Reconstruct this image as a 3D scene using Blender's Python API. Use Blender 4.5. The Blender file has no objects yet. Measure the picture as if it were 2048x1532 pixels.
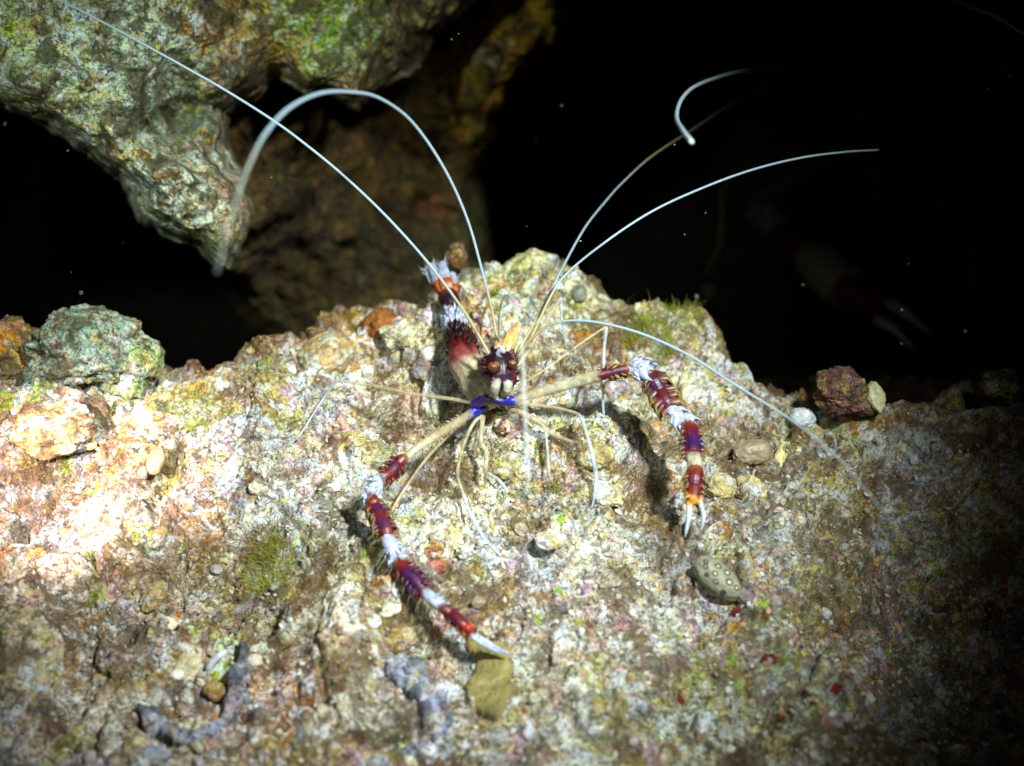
import bpy, math, random
import numpy as np
from mathutils import Vector

CM = 0.01                       # everything below is written in centimetres
PX = 2844.0                     # pixels per unit tangent (photo is 2048 wide, 50 mm lens)
PITCH = math.radians(42)
rng = np.random.default_rng(7)
random.seed(7)

# ------------------------------------------------------------------ camera, world, torches and added fill
sc = bpy.context.scene
COL = sc.collection
CAM = np.array([0.0, -26.75, 24.1])
F_ = np.array([0.0, math.cos(PITCH), -math.sin(PITCH)])
R_ = np.array([1.0, 0.0, 0.0])
U_ = np.array([0.0, math.sin(PITCH), math.cos(PITCH)])

cam_d = bpy.data.cameras.new('camera')
cam_d.lens = 50; cam_d.sensor_width = 36
cam_d.clip_start = 0.005; cam_d.clip_end = 50
cam_d.dof.use_dof = True
cam_d.dof.focus_distance = 33.2 * CM
cam_d.dof.aperture_fstop = 10
cam_o = bpy.data.objects.new('camera', cam_d); COL.objects.link(cam_o)
cam_o.location = CAM * CM
cam_o.rotation_euler = (math.radians(90) - PITCH, 0, 0)
sc.camera = cam_o

w = bpy.data.worlds.new('World'); sc.world = w; w.use_nodes = True
bg = w.node_tree.nodes['Background']
bg.inputs[0].default_value = (0.2, 0.5, 1.0, 1); bg.inputs[1].default_value = 0.0012

sc.view_settings.view_transform = 'Standard'
sc.view_settings.look = 'None'
sc.view_settings.exposure = 0.0
sc.view_settings.gamma = 1.0
sc.cycles.max_bounces = 6
sc.cycles.diffuse_bounces = 3
sc.cycles.transparent_max_bounces = 12
sc.cycles.use_denoising = True

def P(px, py, d):
    """point on the ray of photo pixel (px, py) at depth d (cm)"""
    return CAM + d * (F_ + R_ * (px - 1024) / PX + U_ * (766 - py) / PX)

def torch(name, pos, aim, watts, cone, blend, color, radius=0.7):
    l = bpy.data.lights.new(name, 'SPOT')
    l.energy = watts; l.spot_size = math.radians(cone); l.spot_blend = blend
    l.color = color; l.shadow_soft_size = radius * CM
    o = bpy.data.objects.new(name, l); COL.objects.link(o)
    o.location = np.array(pos) * CM
    d = Vector(np.array(aim) - np.array(pos))
    o.rotation_euler = d.to_track_quat('-Z', 'Y').to_euler()
    return o

KEY_POS = CAM + R_ * 13 + U_ * 15 - F_ * 2
torch('dive_torch', KEY_POS, P(820, 850, 35), 20.0, 37, 1.0, (0.91, 1.0, 0.94), 1.6)
torch('dive_torch_spill', KEY_POS, P(900, 500, 40), 0.06, 110, 0.8, (0.95, 1.0, 0.8))
torch('shadow_fill_spot', CAM - R_ * 9 + U_ * 5, P(1120, 1160, 32), 1.2, 30, 1.0, (0.85, 1.0, 0.95), 1.6)  # fill spot added to lift the shadows on the bed, no real torch
torch('reef_torch', CAM - R_ * 10 + U_ * 8, P(290, 150, 36), 4.6, 38, 1.0, (0.80, 1.0, 0.90))
torch('warm_torch', CAM - R_ * 22 + U_ * 4 + F_ * 4, P(225, 950, 34), 25.0, 12, 1.0, (1.0, 0.80, 0.76))

# ------------------------------------------------------------------ numpy noise
def _h(ix, iy, iz, k):
    n = (ix.astype(np.int64) * 73856093) ^ (iy.astype(np.int64) * 19349663) ^ (iz.astype(np.int64) * 83492791) ^ (k * 2654435761)
    n = (n ^ (n >> 13)) * 1274126177 & 0xffffffff
    n = (n ^ (n >> 16)) * 2246822519 & 0xffffffff
    return ((n ^ (n >> 15)) & 0xffffff) / float(0xffffff)

def vnoise(p, s, k=0):
    q = p * s
    i = np.floor(q); f = q - i; f = f * f * (3 - 2 * f)
    r = 0
    for dx in (0, 1):
        wx = f[:, 0] if dx else 1 - f[:, 0]
        for dy in (0, 1):
            wy = f[:, 1] if dy else 1 - f[:, 1]
            for dz in (0, 1):
                wz = f[:, 2] if dz else 1 - f[:, 2]
                r = r + wx * wy * wz * _h(i[:, 0] + dx, i[:, 1] + dy, i[:, 2] + dz, k)
    return r * 2 - 1

def fbm(p, s, o=4, k=0, g=0.5):
    a = 1.0; r = 0
    for j in range(o):
        r = r + a * vnoise(p, s, k + j); s *= 2.03; a *= g
    return r

def worley(p, s, k=0, flat=False):
    """F1 distance and id value"""
    q = p * s; i = np.floor(q)
    best = np.full(len(p), 9.0); idv = np.zeros(len(p)); b2 = np.full(len(p), 9.0)
    for dx in (-1, 0, 1):
        for dy in (-1, 0, 1):
            for dz in ((0,) if flat else (-1, 0, 1)):
                cx, cy, cz = i[:, 0] + dx, i[:, 1] + dy, i[:, 2] + dz
                fx = cx + _h(cx, cy, cz, k + 11); fy = cy + _h(cx, cy, cz, k + 12)
                fz = cz + (0 if flat else _h(cx, cy, cz, k + 13))
                d = np.sqrt((q[:, 0] - fx) ** 2 + (q[:, 1] - fy) ** 2 + (0 if flat else (q[:, 2] - fz) ** 2))
                m = d < best
                b2 = np.where(m, best, np.minimum(b2, d))
                idv = np.where(m, _h(cx, cy, cz, k + 14), idv); best = np.where(m, d, best)
    return best, b2, idv

def sstep(a, b, x):
    t = np.clip((x - a) / (b - a), 0, 1); return t * t * (3 - 2 * t)

# ------------------------------------------------------------------ mesh helpers
def mesh_np(name, V, faces, cols=None, parent=None, mat=None, smooth=True, extra=None):
    """V (n,3) in cm, faces: (m,k) array or list of arrays of mixed sizes"""
    me = bpy.data.meshes.new(name)
    V = np.asarray(V, dtype=np.float64)
    if isinstance(faces, np.ndarray): faces = [faces]
    faces = [f for f in faces if len(f)]
    me.vertices.add(len(V)); me.vertices.foreach_set('co', (V * CM).ravel())
    nl = sum(f.size for f in faces); nf = sum(len(f) for f in faces)
    me.loops.add(nl); me.polygons.add(nf)
    me.loops.foreach_set('vertex_index', np.concatenate([f.ravel() for f in faces]).astype(np.int32))
    tot = np.concatenate([np.full(len(f), f.shape[1]) for f in faces])
    st = np.concatenate([[0], np.cumsum(tot)[:-1]])
    me.polygons.foreach_set('loop_start', st.astype(np.int32))
    me.polygons.foreach_set('loop_total', tot.astype(np.int32))
    me.polygons.foreach_set('use_smooth', np.full(nf, smooth))
    me.update(calc_edges=True); me.validate()
    if cols is not None:
        a = me.color_attributes.new('tint', 'FLOAT_COLOR', 'POINT')
        c = np.ones((len(V), 4)); c[:, :cols.shape[1]] = cols
        a.data.foreach_set('color', c.ravel())
    if mat: me.materials.append(mat)
    o = bpy.data.objects.new(name, me); COL.objects.link(o)
    if parent: o.parent = parent
    return o

def tag(o, label=None, cat=None, group=None, kind=None):
    if label: o['label'] = label
    if cat: o['category'] = cat
    if group: o['group'] = group
    if kind: o['kind'] = kind
    return o

def empty(name, loc, label, cat, group=None):
    o = bpy.data.objects.new(name, None); COL.objects.link(o)
    o.empty_display_size = 0.01
    o.location = (0, 0, 0)
    return tag(o, label, cat, group)

# ------------------------------------------------------------------ materials
def nt(name):
    m = bpy.data.materials.new(name); m.use_nodes = True
    t = m.node_tree; b = t.nodes['Principled BSDF']
    return m, t, b

def N(t, kind, **kw):
    n = t.nodes.new(kind)
    for k, v in kw.items():
        if k in n.inputs: n.inputs[k].default_value = v
        else: setattr(n, k, v)
    return n

def ramp(t, fac, stops):
    r = t.nodes.new('ShaderNodeValToRGB')
    e = r.color_ramp.elements
    while len(e) < len(stops): e.new(0.5)
    for el, (p, c) in zip(e, stops):
        el.position = p; el.color = (c, c, c, 1) if isinstance(c, (int, float)) else tuple(c) + (1,)
    t.links.new(fac, r.inputs[0]); return r.outputs[0]

def mix(t, fac, a, b, mode='MIX'):
    m = t.nodes.new('ShaderNodeMix'); m.data_type = 'RGBA'; m.blend_type = mode
    if isinstance(fac, (int, float)): m.inputs[0].default_value = fac
    else: t.links.new(fac, m.inputs[0])
    for i, v in ((6, a), (7, b)):
        if isinstance(v, tuple): m.inputs[i].default_value = v + (1,)
        else: t.links.new(v, m.inputs[i])
    return m.outputs[2]

def crust(name, dark=(0.055, 0.036, 0.02), pale=(0.84, 0.86, 0.74), amt=1.0, pale_amt=0.75, dark_amt=0.8, rough=0.85, bump=0.8, scl=1.0, spec=0.3):
    """encrusted, speckled limestone: regional tint from the surface's own colour attribute plus fine grain"""
    m, t, b = nt(name)
    tc = N(t, 'ShaderNodeTexCoord'); mp = N(t, 'ShaderNodeMapping'); s = 100 * scl
    mp.inputs['Scale'].default_value = (s, s, s); t.links.new(tc.outputs['Object'], mp.inputs[0])
    co = mp.outputs[0]
    at = N(t, 'ShaderNodeVertexColor', layer_name='tint')
    def noise(sc_, det, rg=0.6, dist=0.0):
        n = N(t, 'ShaderNodeTexNoise'); n.inputs['Scale'].default_value = sc_; n.inputs['Detail'].default_value = det
        n.inputs['Roughness'].default_value = rg; n.inputs['Distortion'].default_value = dist
        t.links.new(co, n.inputs['Vector']); return n
    n1 = noise(2.2, 6, 0.7, 0.4); n2 = noise(5.5, 5, 0.75, 0.8); n3 = noise(14, 4, 0.7); n4 = noise(1.1, 5, 0.65, 0.5)
    v = N(t, 'ShaderNodeTexVoronoi'); v.inputs['Scale'].default_value = 9; t.links.new(co, v.inputs['Vector'])
    v2 = N(t, 'ShaderNodeTexVoronoi'); v2.inputs['Scale'].default_value = 4.2; v2.distance = 'MINKOWSKI'; t.links.new(co, v2.inputs['Vector'])
    c = at.outputs['Color']
    # hue scatter of the grains
    hs = N(t, 'ShaderNodeHueSaturation'); t.links.new(c, hs.inputs['Color'])
    mr = N(t, 'ShaderNodeMapRange'); mr.inputs['To Min'].default_value = 0.45; mr.inputs['To Max'].default_value = 0.55
    t.links.new(n2.outputs['Fac'], mr.inputs[0]); t.links.new(mr.outputs[0], hs.inputs['Hue'])
    hs.inputs['Saturation'].default_value = 1.45
    c = hs.outputs['Color']
    sp = N(t, 'ShaderNodeSeparateColor'); t.links.new(v2.outputs['Color'], sp.inputs[0])
    pinkf = ramp(t, sp.outputs[0], [(0.80, 0.0), (0.86, 0.55 * amt)])
    c = mix(t, pinkf, c, (0.50, 0.24, 0.20))
    yelf = ramp(t, sp.outputs[1], [(0.74, 0.0), (0.84, 0.55 * amt)])
    c = mix(t, yelf, c, (0.55, 0.42, 0.08))
    lum = N(t, 'ShaderNodeRGBToBW'); t.links.new(at.outputs['Color'], lum.inputs[0])
    lf = ramp(t, lum.outputs[0], [(0.10, 0.25), (0.42, 1.0)])
    def mul(a, b_):
        mm = N(t, 'ShaderNodeMath', operation='MULTIPLY'); t.links.new(a, mm.inputs[0]); t.links.new(b_, mm.inputs[1]); return mm.outputs[0]
    pf = ramp(t, n1.outputs['Fac'], [(0.50, 0.0), (0.58, pale_amt)])
    n5 = noise(0.55, 3); wf = ramp(t, n5.outputs['Fac'], [(0.42, 0.0), (0.56, 1.0)])
    pale = mix(t, wf, pale, tuple(x * y for x, y in zip(pale, (0.80, 0.86, 1.16))))
    c = mix(t, mul(pf, lf), c, pale)
    pf3 = ramp(t, n3.outputs['Fac'], [(0.56, 0.0), (0.68, pale_amt * 0.7)])
    c = mix(t, mul(pf3, lf), c, pale)
    df = ramp(t, n2.outputs['Fac'], [(0.41, dark_amt), (0.515, 0.0)])
    c = mix(t, df, c, dark)
    df2 = ramp(t, n4.outputs['Fac'], [(0.41, dark_amt * 0.95), (0.49, 0.0)])
    c = mix(t, df2, c, tuple(x * 1.7 for x in dark))
    gf = ramp(t, n3.outputs['Fac'], [(0.38, dark_amt * 0.8), (0.46, 0.0)])
    c = mix(t, gf, c, tuple(x * 0.7 for x in dark))
    t.links.new(c, b.inputs['Base Color'])
    b.inputs['Roughness'].default_value = rough
    b.inputs['Specular IOR Level'].default_value = spec
    bp = N(t, 'ShaderNodeBump'); bp.inputs['Strength'].default_value = 0.9 * bump; bp.inputs['Distance'].default_value = 0.12 * CM
    t.links.new(n2.outputs['Fac'], bp.inputs['Height'])
    bp2 = N(t, 'ShaderNodeBump'); bp2.inputs['Strength'].default_value = 0.9 * bump; bp2.inputs['Distance'].default_value = 0.06 * CM
    t.links.new(n3.outputs['Fac'], bp2.inputs['Height']); t.links.new(bp.outputs[0], bp2.inputs['Normal'])
    bp3 = N(t, 'ShaderNodeBump', invert=True); bp3.inputs['Strength'].default_value = 0.5 * bump; bp3.inputs['Distance'].default_value = 0.05 * CM
    t.links.new(v.outputs['Distance'], bp3.inputs['Height']); t.links.new(bp2.outputs[0], bp3.inputs['Normal'])
    t.links.new(bp3.outputs[0], b.inputs['Normal'])
    return m

def tintmat(name, rough=0.5, sss=0.0, clear=0.0, mottle=0.25, bump=0.2, spec=0.4, alpha_from=False, nscale=8):
    """colour straight from the tint attribute with a little mottling; optional translucency from its alpha"""
    m, t, b = nt(name)
    tc = N(t, 'ShaderNodeTexCoord'); mp = N(t, 'ShaderNodeMapping')
    mp.inputs['Scale'].default_value = (100, 100, 100); t.links.new(tc.outputs['Object'], mp.inputs[0])
    at = N(t, 'ShaderNodeVertexColor', layer_name='tint')
    n = N(t, 'ShaderNodeTexNoise'); n.inputs['Scale'].default_value = nscale; n.inputs['Detail'].default_value = 5
    t.links.new(mp.outputs[0], n.inputs['Vector'])
    f = ramp(t, n.outputs['Fac'], [(0.3, 1 - mottle), (0.7, 1.0)])
    c = mix(t, 1.0, at.outputs['Color'], f, 'MULTIPLY')
    t.links.new(c, b.inputs['Base Color'])
    b.inputs['Roughness'].default_value = rough; b.inputs['Specular IOR Level'].default_value = spec
    b.inputs['Subsurface Weight'].default_value = sss
    b.inputs['Subsurface Radius'].default_value = (1, 0.8, 0.6); b.inputs['Subsurface Scale'].default_value = 0.08 * CM
    b.inputs['Coat Weight'].default_value = clear
    bp = N(t, 'ShaderNodeBump'); bp.inputs['Strength'].default_value = bump; bp.inputs['Distance'].default_value = 0.03 * CM
    t.links.new(n.outputs['Fac'], bp.inputs['Height']); t.links.new(bp.outputs[0], b.inputs['Normal'])
    if alpha_from: t.links.new(at.outputs['Alpha'], b.inputs['Alpha'])
    return m

M_GROUND = crust('crusted_seabed')
M_REEF = crust('reef_limestone', dark=(0.035, 0.03, 0.014), pale=(0.70, 0.78, 0.64), pale_amt=0.7, dark_amt=0.9)
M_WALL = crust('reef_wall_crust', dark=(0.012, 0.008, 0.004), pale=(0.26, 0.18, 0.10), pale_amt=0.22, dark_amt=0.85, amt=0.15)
M_FAR = crust('far_reef', dark=(0.012, 0.01, 0.006), pale=(0.06, 0.05, 0.03), pale_amt=0.4, amt=0.15, scl=0.5)
M_STONE = crust('pale_stone', dark=(0.12, 0.08, 0.04), pale=(0.84, 0.84, 0.74), dark_amt=0.6, pale_amt=0.65, bump=0.9)
M_PINK = crust('coralline_crust', dark=(0.05, 0.025, 0.02), pale=(0.6, 0.5, 0.42), dark_amt=0.85, pale_amt=0.6)
M_OLIVE = crust('olive_sponge_skin', dark=(0.10, 0.08, 0.03), pale=(0.42, 0.37, 0.2), pale_amt=0.35, dark_amt=0.45, bump=0.6, amt=0.2)
M_GREYCRUST = crust('grey_sponge_crust', dark=(0.035, 0.035, 0.05), pale=(0.50, 0.53, 0.60), dark_amt=0.85, pale_amt=0.55)
M_SHELL = tintmat('shell', rough=0.45, mottle=0.45, bump=0.4, spec=0.4)
M_SPONGE = tintmat('sponge', rough=0.8, mottle=0.5, bump=0.8, spec=0.2, nscale=11)
M_SLUG = tintmat('slug_skin', rough=0.6, mottle=0.2, bump=0.2)
M_SHRIMP = tintmat('shrimp_shell', rough=0.42, sss=0.25, mottle=0.35, bump=0.15, spec=0.5, alpha_from=True, nscale=12)
M_FEELER = tintmat('shrimp_feeler', rough=0.4, sss=0.2, mottle=0.1, bump=0.0, alpha_from=True)
M_ALGAE = tintmat('algae_hair', rough=0.8, mottle=0.3, bump=0.0, spec=0.1)
M_GRAIN = tintmat('crumbs', rough=0.75, mottle=0.5, bump=0.8, spec=0.25, nscale=14)

# ------------------------------------------------------------------ seabed relief
def floor_xy(px, py, z=0.0):
    d = F_ + R_ * (px - 1024) / PX + U_ * (766 - py) / PX
    t = (z - CAM[2]) / d[2]
    return CAM[:2] + t * d[:2]

crest_px = [(-300, 620), (0, 640), (120, 690), (300, 735), (430, 745), (560, 690), (640, 640), (760, 600), (860, 590), (960, 565), (1040, 550), (1090, 550),
            (1150, 562), (1250, 580), (1340, 600), (1420, 645), (1480, 700), (1550, 752), (1640, 790), (1720, 815), (1850, 825), (1950, 815), (2048, 820), (2300, 820)]
cr = np.array([floor_xy(*c) for c in crest_px])
def crest_y(x): return np.interp(x, cr[:, 0], cr[:, 1])

# broad mounds and hollows: photo pixel, radius cm, height cm
mounds = [(1080, 560, 1.8, 0.45), (1340, 660, 1.7, 0.35), (1290, 720, 1.0, -0.35), (880, 700, 1.6, 0.5), (780, 850, 1.3, -0.7), (700, 1130, 1.6, 0.6), (655, 1210, 0.9, -0.4),
          (330, 930, 2.2, 0.6), (120, 1000, 1.6, -0.6), (80, 860, 1.5, 0.9), (840, 1290, 0.9, -0.55), (640, 1290, 1.2, 0.4), (1180, 930, 1.2, 0.5), (1215, 905, 0.5, 0.3),
          (1250, 990, 0.8, -0.3), (1500, 1060, 1.8, 0.5), (1750, 1020, 1.5, -0.4), (1700, 1280, 2.4, 0.5), (1950, 1250, 3.0, -2.2), (2060, 950, 1.6, 0.5), (1380, 1230, 0.8, -0.4),
          (1200, 1300, 2.0, 0.35), (560, 1330, 0.7, -0.35), (1290, 1130, 0.6, -0.3), (1150, 1330, 0.5, -0.3), (980, 1180, 0.5, -0.25), (1380, 1400, 1.2, -0.3), (500, 1130, 1.0, -0.35), (180, 1230, 1.2, -0.5), (260, 1160, 1.0, 0.4), (60, 1300, 1.6, 0.6), (420, 1380, 1.5, -0.3),
          (1060, 1080, 0.6, 0.2), (1000, 860, 0.8, 0.3), (1100, 930, 0.7, 0.2), (870, 960, 0.9, -0.4), (560, 830, 2.0, 0.3), (950, 1480, 1.4, -0.3)]
def terrain(x, y, fine=True):
    p = np.stack([x, y, np.zeros_like(x)], 1)
    z = 0.55 * fbm(p, 0.16, 2, 3) + 0.26 * fbm(p, 0.55, 3, 21)
    for mx, my, r, h in mounds:
        c = floor_xy(mx, my)
        z = z + h * np.exp(-((x - c[0]) ** 2 + (y - c[1]) ** 2) / (r * r))
    cy = crest_y(x) + 0.3 + 0.5 * vnoise(p, 0.8, 5) + 0.25 * vnoise(p, 2.1, 6)
    s = y - cy
    dropd = 9.0 - 3.0 * sstep(2, 8, x)
    z = z - dropd * (1 - np.exp(-np.maximum(s + 0.9, 0) ** 2 * 0.09)) - 0.25 * np.maximum(s + 1.0, 0) * (s < 0) * 0
    z = z - 0.45 * np.maximum(s - 3, 0) ** 0.9 * (s > 3)
    if fine:
        wx = 0.25 * vnoise(p, 1.7, 31); wy = 0.25 * vnoise(p, 1.7, 32)
        q = p + np.stack([wx, wy, 0 * wx], 1)
        f1, f2, idv = worley(q, 1.15, 40, True)
        z = z + (0.10 + 0.22 * idv) * np.clip(1 - f1 * 1.35, 0, 1) ** 0.8 - 0.05
        f1, f2, idv = worley(q, 2.8, 50, True)
        z = z + 0.13 * (idv ** 1.5) * np.clip(1 - f1 * 1.3, 0, 1) ** 0.7 * 1.3
        f1, f2, idv = worley(q, 6.5, 60, True)
        z = z + 0.055 * idv * np.clip(1 - f1 * 1.2, 0, 1)
        z = z + 0.21 * fbm(q, 1.3, 5, 70, 0.62)
        c1, c2, idc = worley(q + 0.5 * np.stack([fbm(p, 0.9, 3, 95), fbm(p, 0.9, 3, 96), 0 * wx], 1), 0.42, 94, True)
        z = z - 0.30 * (1 - sstep(0.0, 0.09, c2 - c1)) * sstep(-0.2, 0.3, vnoise(p, 0.5, 97))
        pit = sstep(0.45, 0.8, vnoise(q, 1.6, 90)) ; z = z - 0.30 * pit
    return z

DX = 0.036
gx = np.arange(-17.5, 17.5, DX); gy = np.arange(-14.5, 10.5, DX)
NX, NY = len(gx), len(gy)
XX, YY = np.meshgrid(gx, gy)
X1, Y1 = XX.ravel(), YY.ravel()
ZF = terrain(X1, Y1).reshape(NY, NX)
sx = np.arange(-17.5, 17.6, 0.25); sy = np.arange(-14.5, 10.6, 0.25)
SXX, SYY = np.meshgrid(sx, sy)
ZS = terrain(SXX.ravel(), SYY.ravel(), False).reshape(len(sy), len(sx))

def bil(Z, x, y, x0, y0, dx):
    fx = np.clip((x - x0) / dx, 0, Z.shape[1] - 1.001); fy = np.clip((y - y0) / dx, 0, Z.shape[0] - 1.001)
    i = fx.astype(int); j = fy.astype(int); a = fx - i; b = fy - j
    return (Z[j, i] * (1 - a) + Z[j, i + 1] * a) * (1 - b) + (Z[j + 1, i] * (1 - a) + Z[j + 1, i + 1] * a) * b
def boxblur(Z, k):
    for ax in (0, 1):
        for _ in range(2):
            Zp = np.pad(Z, [(k + 1, k) if a == ax else (0, 0) for a in (0, 1)], mode='edge'); c = np.cumsum(Zp, axis=ax)
            Z = (np.take(c, range(2 * k + 1, c.shape[ax]), axis=ax) - np.take(c, range(0, c.shape[ax] - 2 * k - 1), axis=ax)) / (2 * k + 1)
    return Z
ZB = boxblur(ZF, 6)
def zblur(x, y): return bil(ZB, np.atleast_1d(np.asarray(x, float)), np.atleast_1d(np.asarray(y, float)), gx[0], gy[0], DX)
def zfine(x, y): return bil(ZF, np.atleast_1d(np.asarray(x, float)), np.atleast_1d(np.asarray(y, float)), gx[0], gy[0], DX)
def zsoft(x, y): return bil(ZS, np.atleast_1d(np.asarray(x, float)), np.atleast_1d(np.asarray(y, float)), sx[0], sy[0], 0.25)

def hit(px, py, fine=False):
    """depth where the pixel's ray meets the seabed"""
    d = F_ + R_ * (px - 1024) / PX + U_ * (766 - py) / PX
    ts = np.arange(20, 60, 0.05)
    pts = CAM[None] + ts[:, None] * d[None]
    z = (zfine if fine else zsoft)(pts[:, 0], pts[:, 1])
    k = np.argmax(pts[:, 2] < z)
    return ts[k] if pts[k, 2] < z[k] else 38.0
def G(px, py, h=0.0, fine=True):
    return P(px, py, hit(px, py, fine) - h)

# regional tints of the bed: (px, py, radius px, colour, strength)
REG = [(1000, 800, 300, (0.74, 0.70, 0.46), 1), (1080, 560, 110, (0.62, 0.72, 0.50), 1.2), (1330, 680, 120, (0.60, 0.50, 0.14), 1.6), (1290, 740, 60, (0.45, 0.40, 0.05), 1.5),
       (1450, 800, 110, (0.62, 0.55, 0.30), 1.2), (1230, 720, 70, (0.50, 0.33, 0.18), 0.9), (1200, 840, 60, (0.58, 0.68, 0.52), 1), (640, 960, 220, (0.66, 0.70, 0.56), 1),
       (700, 1120, 90, (0.78, 0.80, 0.70), 1.5), (400, 780, 160, (0.36, 0.42, 0.30), 1.2), (200, 760, 120, (0.30, 0.34, 0.28), 1), (450, 1000, 120, (0.80, 0.74, 0.64), 1),
       (260, 1020, 120, (0.75, 0.62, 0.48), 1.4), (100, 860, 110, (0.72, 0.50, 0.30), 1.2), (90, 1000, 90, (0.34, 0.24, 0.20), 1.6), (250, 1180, 130, (0.55, 0.38, 0.30), 1.3),
       (200, 1260, 80, (0.28, 0.20, 0.12), 1.1), (380, 1120, 90, (0.45, 0.24, 0.18), 1.2), (540, 1135, 62, (0.22, 0.22, 0.03), 6.0), (500, 1260, 120, (0.66, 0.58, 0.44), 1),
       (300, 1330, 120, (0.60, 0.52, 0.34), 1), (120, 1440, 160, (0.56, 0.45, 0.38), 1.2), (620, 1400, 130, (0.60, 0.50, 0.40), 1), (720, 1300, 60, (0.36, 0.24, 0.13), 1.0),
       (860, 1300, 45, (0.20, 0.12, 0.04), 1.5), (1100, 1250, 200, (0.56, 0.52, 0.42), 1.2), (1250, 1170, 150, (0.42, 0.40, 0.42), 1.2), (1150, 1430, 150, (0.45, 0.42, 0.30), 1),
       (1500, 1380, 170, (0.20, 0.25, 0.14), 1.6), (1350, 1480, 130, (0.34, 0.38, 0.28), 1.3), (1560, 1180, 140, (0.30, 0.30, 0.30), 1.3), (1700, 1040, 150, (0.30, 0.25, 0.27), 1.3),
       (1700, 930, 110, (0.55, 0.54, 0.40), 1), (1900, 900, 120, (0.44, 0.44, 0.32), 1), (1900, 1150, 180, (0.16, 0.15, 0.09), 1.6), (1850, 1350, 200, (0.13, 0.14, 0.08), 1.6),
       (1640, 800, 50, (0.50, 0.55, 0.15), 1), (780, 700, 70, (0.55, 0.32, 0.10), 1.0), (640, 660, 60, (0.42, 0.10, 0.03), 1.6), (740, 640, 45, (0.55, 0.20, 0.02), 1.4),
       (850, 640, 50, (0.60, 0.36, 0.16), 1), (800, 830, 50, (0.38, 0.24, 0.12), 1.3), (870, 940, 50, (0.30, 0.24, 0.12), 1.2), (540, 880, 25, (0.40, 0.32, 0.45), 1.5),
       (1140, 980, 60, (0.52, 0.46, 0.12), 1.1), (1190, 1000, 60, (0.45, 0.30, 0.10), 1.0), (1110, 930, 40, (0.50, 0.62, 0.20), 1), (950, 1000, 60, (0.60, 0.38, 0.26), 0.8),
       (1280, 960, 60, (0.50, 0.36, 0.24), 0.9), (1340, 1100, 60, (0.32, 0.26, 0.16), 0.9), (1460, 1100, 60, (0.42, 0.40, 0.22), 0.8), (1020, 1430, 70, (0.38, 0.32, 0.16), 0.8)]
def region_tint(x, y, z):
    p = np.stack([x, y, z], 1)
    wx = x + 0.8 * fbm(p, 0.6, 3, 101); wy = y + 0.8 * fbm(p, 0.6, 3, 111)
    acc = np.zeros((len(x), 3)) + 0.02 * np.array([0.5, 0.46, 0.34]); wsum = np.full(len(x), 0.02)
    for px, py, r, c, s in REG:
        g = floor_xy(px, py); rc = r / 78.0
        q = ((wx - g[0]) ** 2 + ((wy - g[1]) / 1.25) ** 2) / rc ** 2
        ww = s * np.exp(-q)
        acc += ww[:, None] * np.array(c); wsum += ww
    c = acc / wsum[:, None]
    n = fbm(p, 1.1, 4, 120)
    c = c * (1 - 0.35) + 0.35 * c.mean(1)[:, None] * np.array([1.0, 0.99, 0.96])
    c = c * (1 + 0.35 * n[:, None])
    q = p + 0.5 * np.stack([fbm(p, 1.1, 4, 171, 0.6), fbm(p, 1.1, 4, 181, 0.6), 0 * x], 1)
    for k, sc_ in ((190, 0.42), (195, 1.0)):
        w1, w2, wi = worley(q, sc_, k, True)
        pal = np.array([(0.80, 0.82, 0.74), (0.62, 0.40, 0.36), (0.36, 0.34, 0.10), (0.36, 0.39, 0.46), (0.16, 0.11, 0.06), (0.44, 0.27, 0.15)])
        j = (wi * 11.99).astype(int); on = (j < 6); j = np.minimum(j, 5)
        f = (0.8 * on * sstep(0.02, 0.16, w2 - w1))[:, None] * np.where(j == 4, 1.0, 0.75)[:, None]
        c = c * (1 - f) + f * pal[j] * (c.mean(1) / 0.5).clip(0.35, 1.2)[:, None]
    # little stains of green, rust and mauve
    for k, col, th in ((130, (0.30, 0.42, 0.08), 0.50), (140, (0.45, 0.20, 0.08), 0.50), (150, (0.50, 0.36, 0.44), 0.42), (160, (0.16, 0.10, 0.05), 0.48)):
        f = 0.75 * sstep(th, th + 0.12, vnoise(p, 1.3, k) * 0.7 + vnoise(p, 3.7, k + 1) * 0.4)
        c = c * (1 - f[:, None]) + f[:, None] * np.array(col)
    return np.clip(c, 0.01, 0.9)

def grid_faces(nx, ny):
    i = np.arange(ny * nx).reshape(ny, nx)
    return np.stack([i[:-1, :-1].ravel(), i[:-1, 1:].ravel(), i[1:, 1:].ravel(), i[1:, :-1].ravel()], 1)

Z1 = ZF.ravel()
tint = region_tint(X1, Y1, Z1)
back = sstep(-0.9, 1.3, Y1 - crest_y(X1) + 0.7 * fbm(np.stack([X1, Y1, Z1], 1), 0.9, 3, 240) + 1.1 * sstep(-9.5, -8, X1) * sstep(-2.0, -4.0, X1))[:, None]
tint = tint * (1 - back) + back * np.array([0.11, 0.055, 0.025])  # fade into shade along the crest, painted into the bed tint
Vg = np.stack([X1, Y1, Z1], 1)
Vg[:, :2] += 0.02 * np.stack([vnoise(Vg, 9, 200), vnoise(Vg, 9, 201)], 1)
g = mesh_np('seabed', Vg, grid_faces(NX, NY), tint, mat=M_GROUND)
tag(g, kind='structure', label='crusty pale coral rubble seabed under the shrimp', cat='seabed')

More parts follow.
